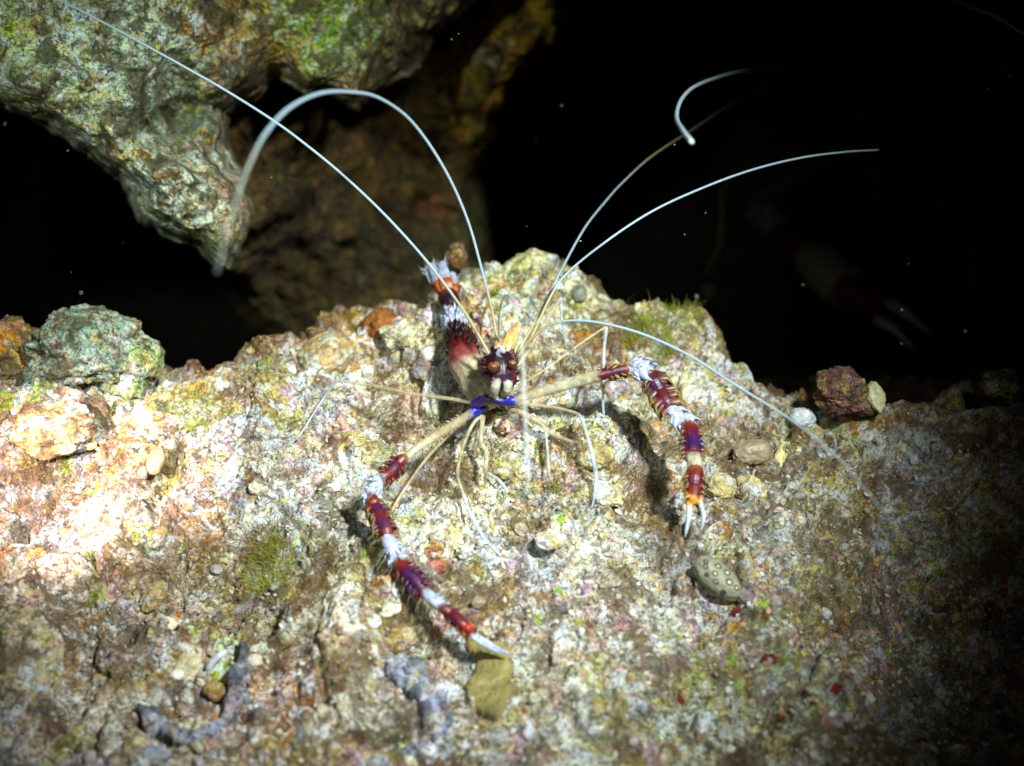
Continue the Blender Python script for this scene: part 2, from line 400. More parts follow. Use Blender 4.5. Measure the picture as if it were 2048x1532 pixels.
# the wider bottom, falling away into the dark
fx = np.concatenate([np.linspace(-160, -18, 60), np.linspace(-17, 17, 60), np.linspace(18, 160, 60)])
fy = np.concatenate([np.linspace(-90, -15, 30), np.linspace(-14, 10, 50), np.linspace(11, 220, 120)])
FX, FY = np.meshgrid(fx, fy); fxx, fyy = FX.ravel(), FY.ravel()
pp = np.stack([fxx, fyy, 0 * fxx], 1)
fz = -27 + 1.5 * fbm(pp, 0.06, 4, 300) - 0.16 * np.maximum(fyy - 8, 0)
inside = np.minimum(np.minimum(fxx + 17.4, 17.4 - fxx), np.minimum(fyy + 14.4, 10.3 - fyy))
zb = zsoft(np.clip(fxx, -17.4, 17.4), np.clip(fyy, -14.4, 10.3))
blend = sstep(-3, 0, inside)
fz = np.where(inside > 0.5, zb - 3.5, fz * (1 - blend) + (zb - 0.8) * blend)
mesh_np('far_seabed', np.stack([fxx, fyy, fz], 1), grid_faces(len(fx), len(fy)), np.tile([0.02, 0.017, 0.012], (len(fxx), 1)), mat=M_FAR)['kind'] = 'structure'

# ------------------------------------------------------------------ overhanging reef rock, upper left
def poly_dist(px, py, poly):
    """signed distance in px, positive inside"""
    n = len(poly); d = np.full(px.shape, 1e9); ins = np.zeros(px.shape, bool)
    for i in range(n):
        x0, y0 = poly[i]; x1, y1 = poly[(i + 1) % n]
        ex, ey = x1 - x0, y1 - y0
        t = np.clip(((px - x0) * ex + (py - y0) * ey) / (ex * ex + ey * ey + 1e-9), 0, 1)
        d = np.minimum(d, np.hypot(px - x0 - t * ex, py - y0 - t * ey))
        c = ((y0 > py) != (y1 > py)) & (px < (x1 - x0) * (py - y0) / (y1 - y0 + 1e-12) + x0)
        ins ^= c
    return np.where(ins, d, -d)

def slab_mesh(name, poly, ctrl, step, rim, thick, noise_amp, tint_fn, mat, nseed):
    """closed rock: outline traced at its own distance, sculpted front face, rounded rim, real thickness"""
    poly = np.array(poly, float)
    x0, y0 = poly.min(0) - 20; x1, y1 = poly.max(0) + 20
    ux = np.arange(x0, x1, step); uy = np.arange(y0, y1, step)
    UX, UY = np.meshgrid(ux, uy); a, b = UX.ravel(), UY.ravel()
    pn = np.stack([a, b, 0 * a], 1)
    wa = a + 14 * fbm(pn, 1 / 70, 3, nseed); wb = b + 14 * fbm(pn, 1 / 70, 3, nseed + 9)
    sd = poly_dist(wa, wb, poly)
    C = np.array(ctrl, float)
    wsum = 0; D = 0
    for cx, cy, cr_, cd in C:
        ww = np.exp(-((wa - cx) ** 2 + (wb - cy) ** 2) / cr_ ** 2) + 1e-6 / (1 + ((wa - cx) ** 2 + (wb - cy) ** 2) / 1e4)
        wsum = wsum + ww; D = D + ww * cd
    D = D / wsum
    t = np.clip(sd / rim, 0, 1)
    front = D + thick * 0.5 * (1 - np.sqrt(np.clip(1 - (1 - t) ** 2, 0, 1)))
    d0 = (CAM[None] + front[:, None] * (F_[None] + R_[None] * ((a - 1024) / PX)[:, None] + U_[None] * ((766 - b) / PX)[:, None]))
    w1, _, id1 = worley(d0 + 0.3 * fbm(d0, 1.0, 2, nseed + 60)[:, None], 0.8, nseed + 20); w2, _, id2 = worley(d0, 2.1, nseed + 30)
    nz = 0.9 * fbm(d0, 0.35, 3, nseed + 40) + 0.45 * fbm(d0, 1.2, 5, nseed + 50, 0.62) - 0.4 * np.clip(1 - w1 * 1.3, 0, 1) * id1 - 0.2 * np.clip(1 - w2 * 1.3, 0, 1) * id2
    nz = nz + 0.9 * sstep(0.35, 0.75, vnoise(d0, 0.7, nseed + 70))
    front = front + noise_amp * nz
    backd = front + 0.4 + thick * np.sqrt(np.clip(1 - (1 - t) ** 2, 0, 1))
    ray = (F_[None] + R_[None] * ((a - 1024) / PX)[:, None] + U_[None] * ((766 - b) / PX)[:, None])
    VF = CAM + front[:, None] * ray; VB = CAM + backd[:, None] * ray
    keep = (sd > 0)
    nx, ny = len(ux), len(uy)
    idx = np.arange(nx * ny).reshape(ny, nx); K = keep.reshape(ny, nx)
    q = K[:-1, :-1] & K[:-1, 1:] & K[1:, 1:] & K[1:, :-1]
    A, B, Cc, Dd = idx[:-1, :-1][q], idx[:-1, 1:][q], idx[1:, 1:][q], idx[1:, :-1][q]
    ff = np.stack([A, Dd, Cc, B], 1); n = nx * ny
    fb = np.stack([A + n, B + n, Cc + n, Dd + n], 1)
    edges = {}
    E = np.concatenate([ff[:, [i, (i + 1) % 4]] for i in range(4)])
    key = E[:, 0].astype(np.int64) * n + E[:, 1]; rev = E[:, 1].astype(np.int64) * n + E[:, 0]
    bd = E[~np.isin(key, rev)]
    fs = np.stack([bd[:, 1], bd[:, 0], bd[:, 0] + n, bd[:, 1] + n], 1)
    V = np.concatenate([VF, VB]); Fs = np.concatenate([ff, fb, fs])
    c = tint_fn(a, b, VF); c = np.concatenate([c, c * 0 + np.array([0.12, 0.09, 0.05])])
    used = np.unique(Fs); rm = np.full(len(V), -1); rm[used] = np.arange(len(used))
    return mesh_np(name, V[used], rm[Fs], c[used], mat=mat)

def blobs_tint(base, regs, seed):
    def fn(a, b, V):
        acc = np.zeros((len(a), 3)) + 0.05 * np.array(base); ws = np.full(len(a), 0.05)
        wa = a + 30 * fbm(V, 0.8, 3, seed); wb = b + 30 * fbm(V, 0.8, 3, seed + 5)
        for px, py, r, c, s in regs:
            ww = s * np.exp(-((wa - px) ** 2 + (wb - py) ** 2) / r ** 2)
            acc += ww[:, None] * np.array(c); ws += ww
        c = acc / ws[:, None] * (1 + 0.5 * fbm(V, 1.4, 4, seed + 8))[:, None]
        for k, col, th in ((seed + 30, (0.30, 0.34, 0.05), 0.42), (seed + 40, (0.22, 0.09, 0.03), 0.42), (seed + 50, (0.05, 0.04, 0.02), 0.45)):
            f = 0.8 * sstep(th, th + 0.15, vnoise(V, 1.5, k) * 0.7 + vnoise(V, 4, k + 1) * 0.4)
            c = c * (1 - f[:, None]) + f[:, None] * np.array(col) * (c.mean(1) / 0.28).clip(0.15, 1.2)[:, None]
        return np.clip(c, 0.008, 0.85)
    return fn

near_poly = [(-330, -330), (1000, -330), (980, -60), (930, 40), (850, 120), (790, 185), (700, 215), (650, 190), (600, 200), (560, 150), (520, 200), (470, 230), (470, 300), (500, 360), (505, 420),
             (480, 480), (450, 545), (428, 548), (380, 505), (300, 450), (255, 400), (200, 345), (120, 290), (60, 245), (0, 225), (-120, 200), (-330, 190)]
near_ctrl = [(-250, -250, 250, 33.5), (0, 0, 150, 34), (0, 170, 120, 34.5), (150, 100, 120, 34), (300, 60, 120, 35), (200, 260, 100, 35), (330, 380, 90, 35.5), (430, 500, 80, 36.5),
             (380, 200, 70, 38), (330, 240, 50, 37.6), (420, 300, 60, 37), (470, 100, 90, 37), (600, 60, 100, 37.5), (540, 130, 60, 39.5), (700, 60, 90, 39), (850, 0, 90, 42), (800, 130, 70, 42.5), (300, -250, 200, 35), (700, -250, 250, 39)]
near_t = blobs_tint((0.42, 0.45, 0.32), [(100, 80, 180, (0.44, 0.46, 0.28), 1), (250, 100, 100, (0.58, 0.66, 0.52), 1.2), (330, 400, 110, (0.56, 0.60, 0.48), 1.2), (100, 200, 90, (0.45, 0.50, 0.30), 1),
                     (340, 240, 60, (0.04, 0.08, 0.03), 2.0), (460, 180, 60, (0.05, 0.03, 0.01), 2), (620, 40, 70, (0.28, 0.46, 0.06), 1.5), (560, 100, 50, (0.28, 0.13, 0.04), 2),
                     (680, 100, 60, (0.14, 0.22, 0.05), 2), (420, 480, 40, (0.18, 0.26, 0.10), 1.6), (480, 420, 60, (0.25, 0.18, 0.12), 1.6), (60, 250, 60, (0.16, 0.12, 0.06), 1.6),
                     (200, 370, 50, (0.20, 0.13, 0.07), 1.4), (480, 20, 80, (0.34, 0.22, 0.10), 1), (850, 60, 90, (0.13, 0.09, 0.04), 2.2), (760, 20, 50, (0.16, 0.2, 0.06), 1.5), (720, 190, 60, (0.10, 0.06, 0.03), 2), (900, -40, 80, (0.10, 0.09, 0.04), 2), (520, 330, 50, (0.10, 0.06, 0.03), 2)], 500)
o = slab_mesh('reef_boulder', near_poly, near_ctrl, 2.2, 70, 9, 0.7, near_t, M_REEF, 510)
tag(o, 'large pale green crusted reef rock jutting down from the upper left corner', 'reef rock')

wall_poly = [(300, -400), (1260, -400), (1200, -150), (1160, -20), (1140, 50), (1118, 100), (1060, 150), (1028, 185), (998, 250), (972, 330), (955, 400), (965, 470), (985, 560), (960, 700), (600, 760), (500, 660), (440, 590), (400, 500), (300, 420), (280, 250)]
wall_ctrl = [(400, 100, 150, 45), (400, 380, 100, 42), (520, 420, 90, 43), (560, 250, 90, 43.5), (650, 50, 150, 44), (850, 150, 150, 50), (1000, 60, 100, 47), (1080, 100, 60, 47), (980, 200, 80, 48.5), (900, 350, 120, 54), (700, 350, 130, 48), (600, 540, 100, 50), (850, 520, 120, 50), (960, 480, 60, 50), (500, 300, 60, 45), (700, -300, 300, 48)]
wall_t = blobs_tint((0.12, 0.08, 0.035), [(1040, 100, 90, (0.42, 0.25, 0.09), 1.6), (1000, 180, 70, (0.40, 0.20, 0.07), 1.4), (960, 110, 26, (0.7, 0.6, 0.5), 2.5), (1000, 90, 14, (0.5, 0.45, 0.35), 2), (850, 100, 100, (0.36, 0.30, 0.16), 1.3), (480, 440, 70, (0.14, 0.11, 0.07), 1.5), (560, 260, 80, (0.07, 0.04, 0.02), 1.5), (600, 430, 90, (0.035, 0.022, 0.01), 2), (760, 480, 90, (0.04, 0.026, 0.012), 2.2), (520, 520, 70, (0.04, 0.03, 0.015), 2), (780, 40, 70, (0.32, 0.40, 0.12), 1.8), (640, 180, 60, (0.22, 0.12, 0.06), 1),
                    (760, 80, 60, (0.16, 0.18, 0.08), 1), (700, 300, 150, (0.10, 0.06, 0.03), 1.2), (860, 420, 30, (0.42, 0.2, 0.16), 1.5), (650, 480, 110, (0.035, 0.025, 0.01), 3), (850, 560, 90, (0.05, 0.04, 0.02), 2), (720, 240, 80, (0.13, 0.09, 0.05), 1), (940, 500, 80, (0.16, 0.15, 0.08), 1)], 600)  # the darkest entries put the shade of the lower wall into its tint
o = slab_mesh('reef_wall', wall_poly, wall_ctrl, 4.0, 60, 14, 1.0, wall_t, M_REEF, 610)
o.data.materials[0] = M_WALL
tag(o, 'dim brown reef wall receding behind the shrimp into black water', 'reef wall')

# ------------------------------------------------------------------ stones, shells and other things on the bed
def ico(sub):
    import bmesh
    bm = bmesh.new(); bmesh.ops.create_icosphere(bm, subdivisions=sub, radius=1)
    V = np.array([v.co[:] for v in bm.verts]); Fc = np.array([[v.index for v in f.verts] for f in bm.faces]); bm.free()
    return V, Fc
ICO = {k: ico(k) for k in (1, 2, 3, 4, 5, 6)}
E1, E2 = R_, U_                                     # a stone's two seen axes; its third is depth
def stone(name, px, py, w_, h_, rot, col, label, cat, mat=None, sub=5, rough=0.2, depth=0.7, sink=0.35, lift=0.0, seed=None, group=None, angular=0.0, fine=1.0, drop=0, col2=None, tintf=None):
    """irregular lump w_ x h_ photo px in size, turned rot degrees, resting sunk into the bed"""
    seed = seed if seed is not None else int(px * 7 + py)
    V, Fc = ICO[sub]; V = V.copy()
    k = 1.0 + rough * 1.3 * fbm(V, 1.1, 2, seed) + rough * 0.6 * fbm(V, 3.0, 4, seed + 5, 0.6) * fine
    if angular:
        f1, f2, idv = worley(V, 1.2, seed + 9); k = k * (1 - angular * (f1 - 0.4) * 0.6)
    k = k + 0.05 * fbm(V, 7, 3, seed + 70) * (1.0 if mat is not M_SLUG else 0.2)
    V = V * k[:, None]
    D = hit(px, py + drop, True)
    s = D / PX
    a = math.radians(rot); ca, sa = math.cos(a), math.sin(a)
    rx, ry = w_ / 2 * s, h_ / 2 * s; rz = depth * min(rx, ry)
    # frame: bed-aligned up axis leaning to the viewer
    n = -F_ * 0.75 + np.array([0, 0, 1.0]) * 0.6; n /= np.linalg.norm(n)
    e1 = R_ - n * np.dot(R_, n); e1 /= np.linalg.norm(e1); e2 = np.cross(n, e1)
    A1 = e1 * ca + e2 * sa; A2 = -e1 * sa + e2 * ca
    c = P(px, py, D) + n * rz * (1 - 2 * sink) * 0.5 + n * lift
    W = c + V[:, :1] * rx * A1 + V[:, 1:2] * ry * A2 + V[:, 2:3] * rz * n
    col = np.array(col); cc = np.tile(col, (len(V), 1)) * (1 + 0.3 * fbm(V, 2.5, 4, seed + 30))[:, None]
    if col2 is not None:
        f = sstep(-0.1, 0.25, fbm(V, 1.6, 3, seed + 50))[:, None]; cc = cc * (1 - f) + np.array(col2) * f
    if tintf: cc = tintf(V, cc)
    cc = np.clip(cc, 0.005, 0.9)
    o = mesh_np(name, W, Fc, cc, mat=mat or M_STONE)
    return tag(o, label, cat, group)

CREAM = (0.72, 0.68, 0.50)
stone('boulder', 175, 722, 240, 170, -5, (0.24, 0.30, 0.24), 'round grey green algae covered boulder at the left under the black hollow', 'boulder', M_REEF, 6, 0.22, 0.9, 0.2, drop=55)
stone('boulder', 270, 735, 110, 120, 0, (0.30, 0.36, 0.20), 'small green knob of rock against the right side of the grey green boulder', 'boulder', M_REEF, 5, 0.2, 0.9, 0.2, drop=45)
stone('boulder', 10, 715, 150, 150, -20, (0.50, 0.24, 0.10), 'glowing orange rock at the left edge of the picture', 'boulder', M_REEF, 6, 0.16, 0.9, 0.3, drop=35)
stone('rock_ledge', 100, 865, 220, 110, 8, (0.74, 0.55, 0.36), 'bright peach coloured crusted ledge below the orange rock', 'rock', M_GROUND, 6, 0.2, 0.6, 0.5)
stone('shell_chip', 318, 930, 34, 62, -14, (0.50, 0.30, 0.18), 'small upright rust brown shell fragment on the bright sand at left', 'shell', M_SHELL, 4, 0.1, 0.8, 0.1, lift=0.25)
stone('pebble', 288, 948, 26, 30, 0, (0.85, 0.8, 0.72), 'tiny white pebble leaning on the rust brown shell fragment', 'pebble', M_STONE, 3, 0.06, 0.9, 0.1)

def shell_rings(V, cc):
    r = np.hypot(V[:, 0] - 0.15, V[:, 1] + 0.05); f = 0.5 + 0.5 * np.sin(r * 26 + 2 * np.arctan2(V[:, 1], V[:, 0]))
    return cc * (0.75 + 0.3 * f + 0.3 * fbm(V, 2.2, 4, 9))[:, None] * np.where((fbm(V, 2.5, 3, 19) > 0.35)[:, None], np.array([[1.1, 1.5, 2.6]]), 1)
stone('coiled_shell', 655, 722, 112, 100, 20, (0.42, 0.28, 0.12), 'round orange tan shell with ringed coils left of the shrimp', 'shell', M_SHELL, 6, 0.07, 0.7, 0.1, lift=0.15, tintf=shell_rings)
stone('sponge_lump', 762, 655, 64, 70, 10, (0.26, 0.09, 0.015), 'bright orange sponge lump right of the coiled shell', 'sponge', M_SPONGE, 5, 0.2, 0.9, 0.3)
stone('sponge_crust', 610, 655, 70, 46, -30, (0.22, 0.035, 0.015), 'red sponge crust at the edge of the dark hollow above the coiled shell', 'sponge', M_SPONGE, 5, 0.25, 0.6, 0.3)
stone('coral_lump', 800, 680, 74, 66, 10, (0.80, 0.78, 0.56), 'knobbly cream coral piece with a pointed top left of the shrimp tail', 'coral piece', M_STONE, 5, 0.25, 1.0, 0.1, angular=0.5)
stone('coral_lump', 862, 712, 44, 44, 0, (0.80, 0.80, 0.68), 'rounded whitish coral lump touching the shrimp abdomen on its left', 'coral piece', M_STONE, 4, 0.18, 1.0, 0.2)
stone('coral_lump', 848, 742, 40, 56, 20, (0.14, 0.13, 0.17), 'dark violet grey lump between pale coral pieces left of the shrimp', 'coral piece', M_STONE, 4, 0.22, 1.0, 0.3)
stone('brown_growth', 915, 525, 40, 48, 10, (0.20, 0.10, 0.05), 'brown knobbly growth standing behind the tail fan', 'growth', M_REEF, 5, 0.22, 1.0, 0.0, lift=0.25, drop=35)
stone('rust_stone', 1006, 854, 32, 36, 0, (0.20, 0.08, 0.07), 'dark red coralline nodule capped with white crumbs below the blue joints', 'nodule', M_PINK, 5, 0.16, 1.0, 0.2, col2=(0.74, 0.66, 0.64))
stone('pebble', 922, 862, 40, 30, -10, (0.84, 0.82, 0.80), 'smooth white pebble beside the base of the left clawed leg', 'pebble', M_STONE, 4, 0.1, 0.9, 0.3)
stone('pebble', 1503, 906, 80, 54, 12, (0.36, 0.28, 0.18), 'smooth tan oval pebble right of the right claw', 'pebble', M_SHELL, 5, 0.06, 0.9, 0.2)
stone('shell_strip', 1560, 915, 26, 72, -24, (0.72, 0.62, 0.26), 'long yellowish curved shell beside the smooth tan pebble', 'shell', M_SHELL, 5, 0.12, 0.9, 0.2)
stone('shell_strip', 1596, 902, 12, 54, -34, (0.74, 0.66, 0.40), 'thin pale sliver of shell lying parallel to the yellowish curved shell', 'shell', M_SHELL, 4, 0.1, 0.9, 0.1)
stone('pebble', 1441, 976, 58, 56, 0, (0.62, 0.55, 0.36), 'round speckled pebble beside the orange tip of the right claw', 'pebble', M_STONE, 5, 0.08, 0.9, 0.25)
stone('pebble', 1500, 985, 60, 72, 8, (0.70, 0.62, 0.42), 'lumpy cream pebble, right hand one of the pair by the right claw', 'pebble', M_STONE, 5, 0.18, 1.0, 0.2, angular=0.4)
stone('pebble', 1540, 852, 30, 18, 0, (0.68, 0.64, 0.50), 'small flat pale pebble left of the bluish white lump', 'pebble', M_STONE, 4, 0.1, 0.8, 0.2)
stone('bluish_lump', 1597, 848, 52, 44, -8, (0.62, 0.66, 0.72), 'smooth bluish white lump crossed by the long right feeler', 'lump', M_SHELL, 5, 0.07, 1.0, 0.1, lift=0.3)
stone('bluish_lump', 1628, 868, 34, 36, 0, (0.60, 0.52, 0.36), 'small tan nodule just right of the bluish white lump', 'lump', M_STONE, 4, 0.12, 0.9, 0.2)
stone('crusted_snail', 1680, 800, 120, 96, -5, (0.14, 0.08, 0.07), 'pink crusted lump with a dark teal band on the far right edge of the bed', 'snail', M_PINK, 6, 0.2, 1.0, 0.15, lift=0.2,
      tintf=lambda V, cc: np.where((np.abs(V[:, 0] - 0.22 + 0.25 * V[:, 1] ** 2) < 0.13)[:, None] & (V[:, 1:2] > -0.45) & (V[:, 1:2] < 0.65), np.array([[0.004, 0.03, 0.035]]), cc), drop=55)
stone('shell_chip', 1745, 803, 32, 62, 10, (0.62, 0.60, 0.32), 'pale yellow shell chip standing against the pink crusted lump', 'shell', M_SHELL, 4, 0.12, 0.5, 0.0, lift=0.3, drop=55)
stone('rock_lump', 2000, 770, 70, 60, 0, (0.34, 0.32, 0.18), 'small knob of rock on the dark skyline at the far right', 'rock', M_REEF, 5, 0.25, 1.0, 0.2, drop=55)
stone('coral_chip', 1096, 1082, 48, 46, 20, (0.74, 0.68, 0.50), 'chunky cream coral chip below the centre of the picture', 'coral piece', M_STONE, 5, 0.2, 1.0, 0.2, angular=0.5)
stone('coral_chip', 1128, 1064, 26, 26, 0, (0.82, 0.80, 0.74), 'small white crumb touching the chunky cream coral chip', 'coral piece', M_STONE, 4, 0.2, 1.0, 0.2)
stone('coral_chip', 932, 1110, 40, 34, 0, (0.86, 0.85, 0.70), 'bright white jagged coral chip right of the left clawed leg', 'coral piece', M_STONE, 5, 0.25, 1.0, 0.1, angular=0.5)
stone('red_nodule', 870, 1134, 48, 28, 5, (0.42, 0.12, 0.07), 'brick red nodule between the left claw and the white jagged chip', 'nodule', M_PINK, 5, 0.18, 0.9, 0.2)
stone('coral_chip', 780, 1222, 46, 28, 20, (0.80, 0.76, 0.62), 'flat pale stone with sharp corners left of the last red band', 'coral piece', M_STONE, 4, 0.12, 0.6, 0.1, angular=0.6)
stone('coral_chip', 748, 1245, 30, 30, 0, (0.84, 0.82, 0.74), 'white crumb just below the flat sharp cornered stone', 'coral piece', M_STONE, 4, 0.2, 0.9, 0.1, angular=0.5)
stone('rubble_lump', 800, 1280, 60, 60, 10, (0.52, 0.42, 0.24), 'tan and yellow rubble lump above the grey blue sponge', 'rubble', M_STONE, 5, 0.2, 0.9, 0.3, col2=(0.36, 0.2, 0.08))
stone('rubble_lump', 1190, 915, 76, 56, 15, (0.50, 0.44, 0.26), 'rounded ochre stone with a brown rim below the right walking legs', 'stone', M_STONE, 5, 0.1, 0.9, 0.3)
stone('rubble_lump', 1200, 985, 90, 52, -20, (0.58, 0.54, 0.38), 'broad pale stone under the forked foot of a walking leg', 'stone', M_STONE, 5, 0.14, 0.8, 0.4)
stone('rubble_lump', 1010, 930, 70, 60, 0, (0.50, 0.47, 0.30), 'pale olive lump in the middle under the shrimp', 'stone', M_STONE, 5, 0.2, 0.8, 0.4)
stone('white_bar', 990, 985, 34, 12, -35, (0.86, 0.84, 0.80), 'short white bar of shell under the central walking legs', 'shell', M_SHELL, 4, 0.1, 1.0, 0.1)
stone('coral_chip', 1218, 1168, 46, 20, 10, (0.66, 0.63, 0.58), 'flat grey white sliver of rock in the lower middle', 'coral piece', M_STONE, 4, 0.12, 0.6, 0.2, angular=0.5)
stone('purple_nodule', 1172, 1180, 40, 34, 0, (0.40, 0.32, 0.46), 'pale violet coralline nodule in the lower middle', 'nodule', M_PINK, 5, 0.15, 0.7, 0.3)
stone('green_disc', 1117, 1183, 17, 13, 0, (0.16, 0.42, 0.04), 'tiny bright green disc of algae', 'algae', M_SPONGE, 3, 0.08, 0.7, 0.1)
stone('white_chip', 1190, 1460, 30, 18, 10, (0.72, 0.74, 0.78), 'small white chip near the bottom centre', 'chip', M_STONE, 4, 0.15, 0.8, 0.1)
stone('white_chip', 1058, 1462, 22, 34, 10, (0.70, 0.74, 0.84), 'bluish white upright chip right of the olive patch', 'chip', M_STONE, 4, 0.2, 0.9, 0.1)
stone('white_chip', 1162, 1265, 18, 22, 20, (0.80, 0.82, 0.88), 'bright bluish chip on the grey speckled rubble', 'chip', M_STONE, 3, 0.2, 0.9, 0.1)
stone('shell_chip', 375, 1335, 50, 70, -30, (0.52, 0.44, 0.27), 'cream yellow curved shell piece left of the white worm', 'shell', M_SHELL, 5, 0.15, 0.5, 0.2)
stone('shell_chip', 345, 1250, 70, 24, -28, (0.78, 0.66, 0.46), 'long peach shell fragment at lower left', 'shell', M_SHELL, 5, 0.15, 0.6, 0.2)
stone('shell_chip', 355, 1350, 30, 20, 0, (0.84, 0.80, 0.70), 'small oval white shell by the cream yellow shell piece', 'shell', M_SHELL, 4, 0.1, 0.7, 0.1)
stone('tan_tube', 310, 1195, 40, 78, -32, (0.42, 0.34, 0.20), 'tan tubular sponge finger at the left', 'sponge', M_STONE, 5, 0.12, 1.0, 0.2)
stone('tan_tube', 320, 1075, 30, 60, -12, (0.42, 0.34, 0.20), 'short tan sponge stub above the tan tubular finger', 'sponge', M_STONE, 5, 0.12, 1.0, 0.2)
stone('crusted_rock', 140, 1175, 200, 120, -12, (0.58, 0.50, 0.42), 'pinkish grey crusted rock slab at the left edge', 'rock', M_GROUND, 6, 0.18, 0.6, 0.45)
stone('crusted_rock', 40, 1330, 150, 230, 10, (0.50, 0.44, 0.32), 'tall rounded rock in the lower left corner', 'rock', M_GROUND, 6, 0.18, 0.4, 0.5)
stone('white_chip', 33, 1430, 60, 36, 20, (0.74, 0.78, 0.78), 'whitish chip near the lower left corner', 'chip', M_STONE, 4, 0.2, 0.7, 0.2)
stone('sponge_bump', 300, 1512, 80, 40, 8, (0.34, 0.36, 0.42), 'blue grey sponge bump at the bottom edge below the curved grey sponge', 'sponge', M_SPONGE, 5, 0.12, 0.8, 0.2)
stone('peach_lump', 430, 1385, 50, 40, -20, (0.42, 0.30, 0.15), 'peach coloured knob inside the curve of the grey sponge', 'knob', M_STONE, 5, 0.14, 0.9, 0.2)
stone('white_chip', 375, 1395, 28, 36, 10, (0.86, 0.84, 0.84), 'white pebble inside the curve of the grey sponge', 'chip', M_STONE, 4, 0.1, 0.8, 0.1)
stone('pale_blob', 1115, 575, 22, 26, 0, (0.60, 0.66, 0.66), 'pale grey drop shaped nodule on the crest behind the shrimp', 'nodule', M_SHELL, 4, 0.08, 0.9, 0.1)
stone('grey_blob', 1158, 590, 30, 34, 0, (0.22, 0.23, 0.19), 'grey leaf shaped nodule on the dark side of the crest', 'nodule', M_SHELL, 4, 0.08, 0.9, 0.1, drop=35)
stone('grey_blob', 1418, 585, 36, 42, 20, (0.14, 0.14, 0.10), 'dim rounded nodule on the dark edge of the ochre ledge', 'nodule', M_SHELL, 4, 0.1, 0.9, 0.0, drop=35)
for k, (x, y, r, lab) in enumerate([(1537, 1320, 24, 'dark red sponge dot nearest the spotted slug'), (1415, 1392, 36, 'largest red ring shaped sponge holding a white crumb'), (1358, 1400, 26, 'red sponge smear left of the red ring'),
                      (1561, 1435, 14, 'small red sponge dot right of the red ring'), (1395, 1516, 22, 'red sponge dot at the bottom edge'), (1480, 1222, 26, 'crimson sponge spot touching the end of the spotted slug'),
                      (1665, 1375, 28, 'rust red sponge spot in the dim lower right'), (1845, 1490, 26, 'dark red sponge spot in the lower right corner'), (1622, 1392, 24, 'brownish red sponge spot beside the rust red spot')]):
    stone('red_sponge', x, y, r, r * 0.9, 0, (0.11, 0.01, 0.006), lab, 'sponge', M_SPONGE, 5, 0.35, 0.35, 0.5, group='red sponge dots')

def slug_t(V, cc):
    c = np.tile([0.27, 0.26, 0.18], (len(V), 1)) * (0.85 + 0.25 * fbm(V, 3, 3, 5))[:, None]
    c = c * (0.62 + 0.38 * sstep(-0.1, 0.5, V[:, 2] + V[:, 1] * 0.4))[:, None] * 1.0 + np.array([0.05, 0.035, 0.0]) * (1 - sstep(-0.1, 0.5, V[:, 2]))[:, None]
    for x, y, b, r in ((-0.62, 0.10, 0.2, 0.12), (-0.52, -0.15, 0.4, 0.11), (-0.22, 0.42, 0.9, 0.13), (-0.12, -0.1, 0.7, 0.13), (0.15, 0.5, 1, 0.14), (0.42, 0.12, 1, 0.15), (0.72, 0.2, 0.9, 0.12), (0.08, -0.45, 0.35, 0.12), (-0.3, -0.5, 0.0, 0.10), (0.5, -0.6, 0, 0.12)):
        d = np.hypot((V[:, 0] - x), (V[:, 1] - y) * 0.62) * (V[:, 2] > -0.3) + 9 * (V[:, 2] <= -0.3)
        ring = (1 - sstep(r * 0.75, r * 1.1, d))[:, None]; core = (1 - sstep(r * 0.28, r * 0.5, d))[:, None] * b
        c = c * (1 - ring) + ring * np.array([0.05, 0.04, 0.045]); c = c * (1 - core) + core * np.array([0.62, 0.58, 0.22])
    return c
stone('spotted_slug', 1430, 1163, 116, 62, -44, (0.27, 0.26, 0.18), 'olive grey sea slug with ringed yellow spots on the lower right rubble', 'sea slug', M_SLUG, 6, 0.05, 1.0, 0.05, lift=0.15, tintf=slug_t)
stone('mauve_stone', 1490, 1192, 40, 28, -30, (0.20, 0.16, 0.16), 'dull mauve stone under the right flank of the spotted slug', 'stone', M_SPONGE, 4, 0.1, 0.8, 0.2)

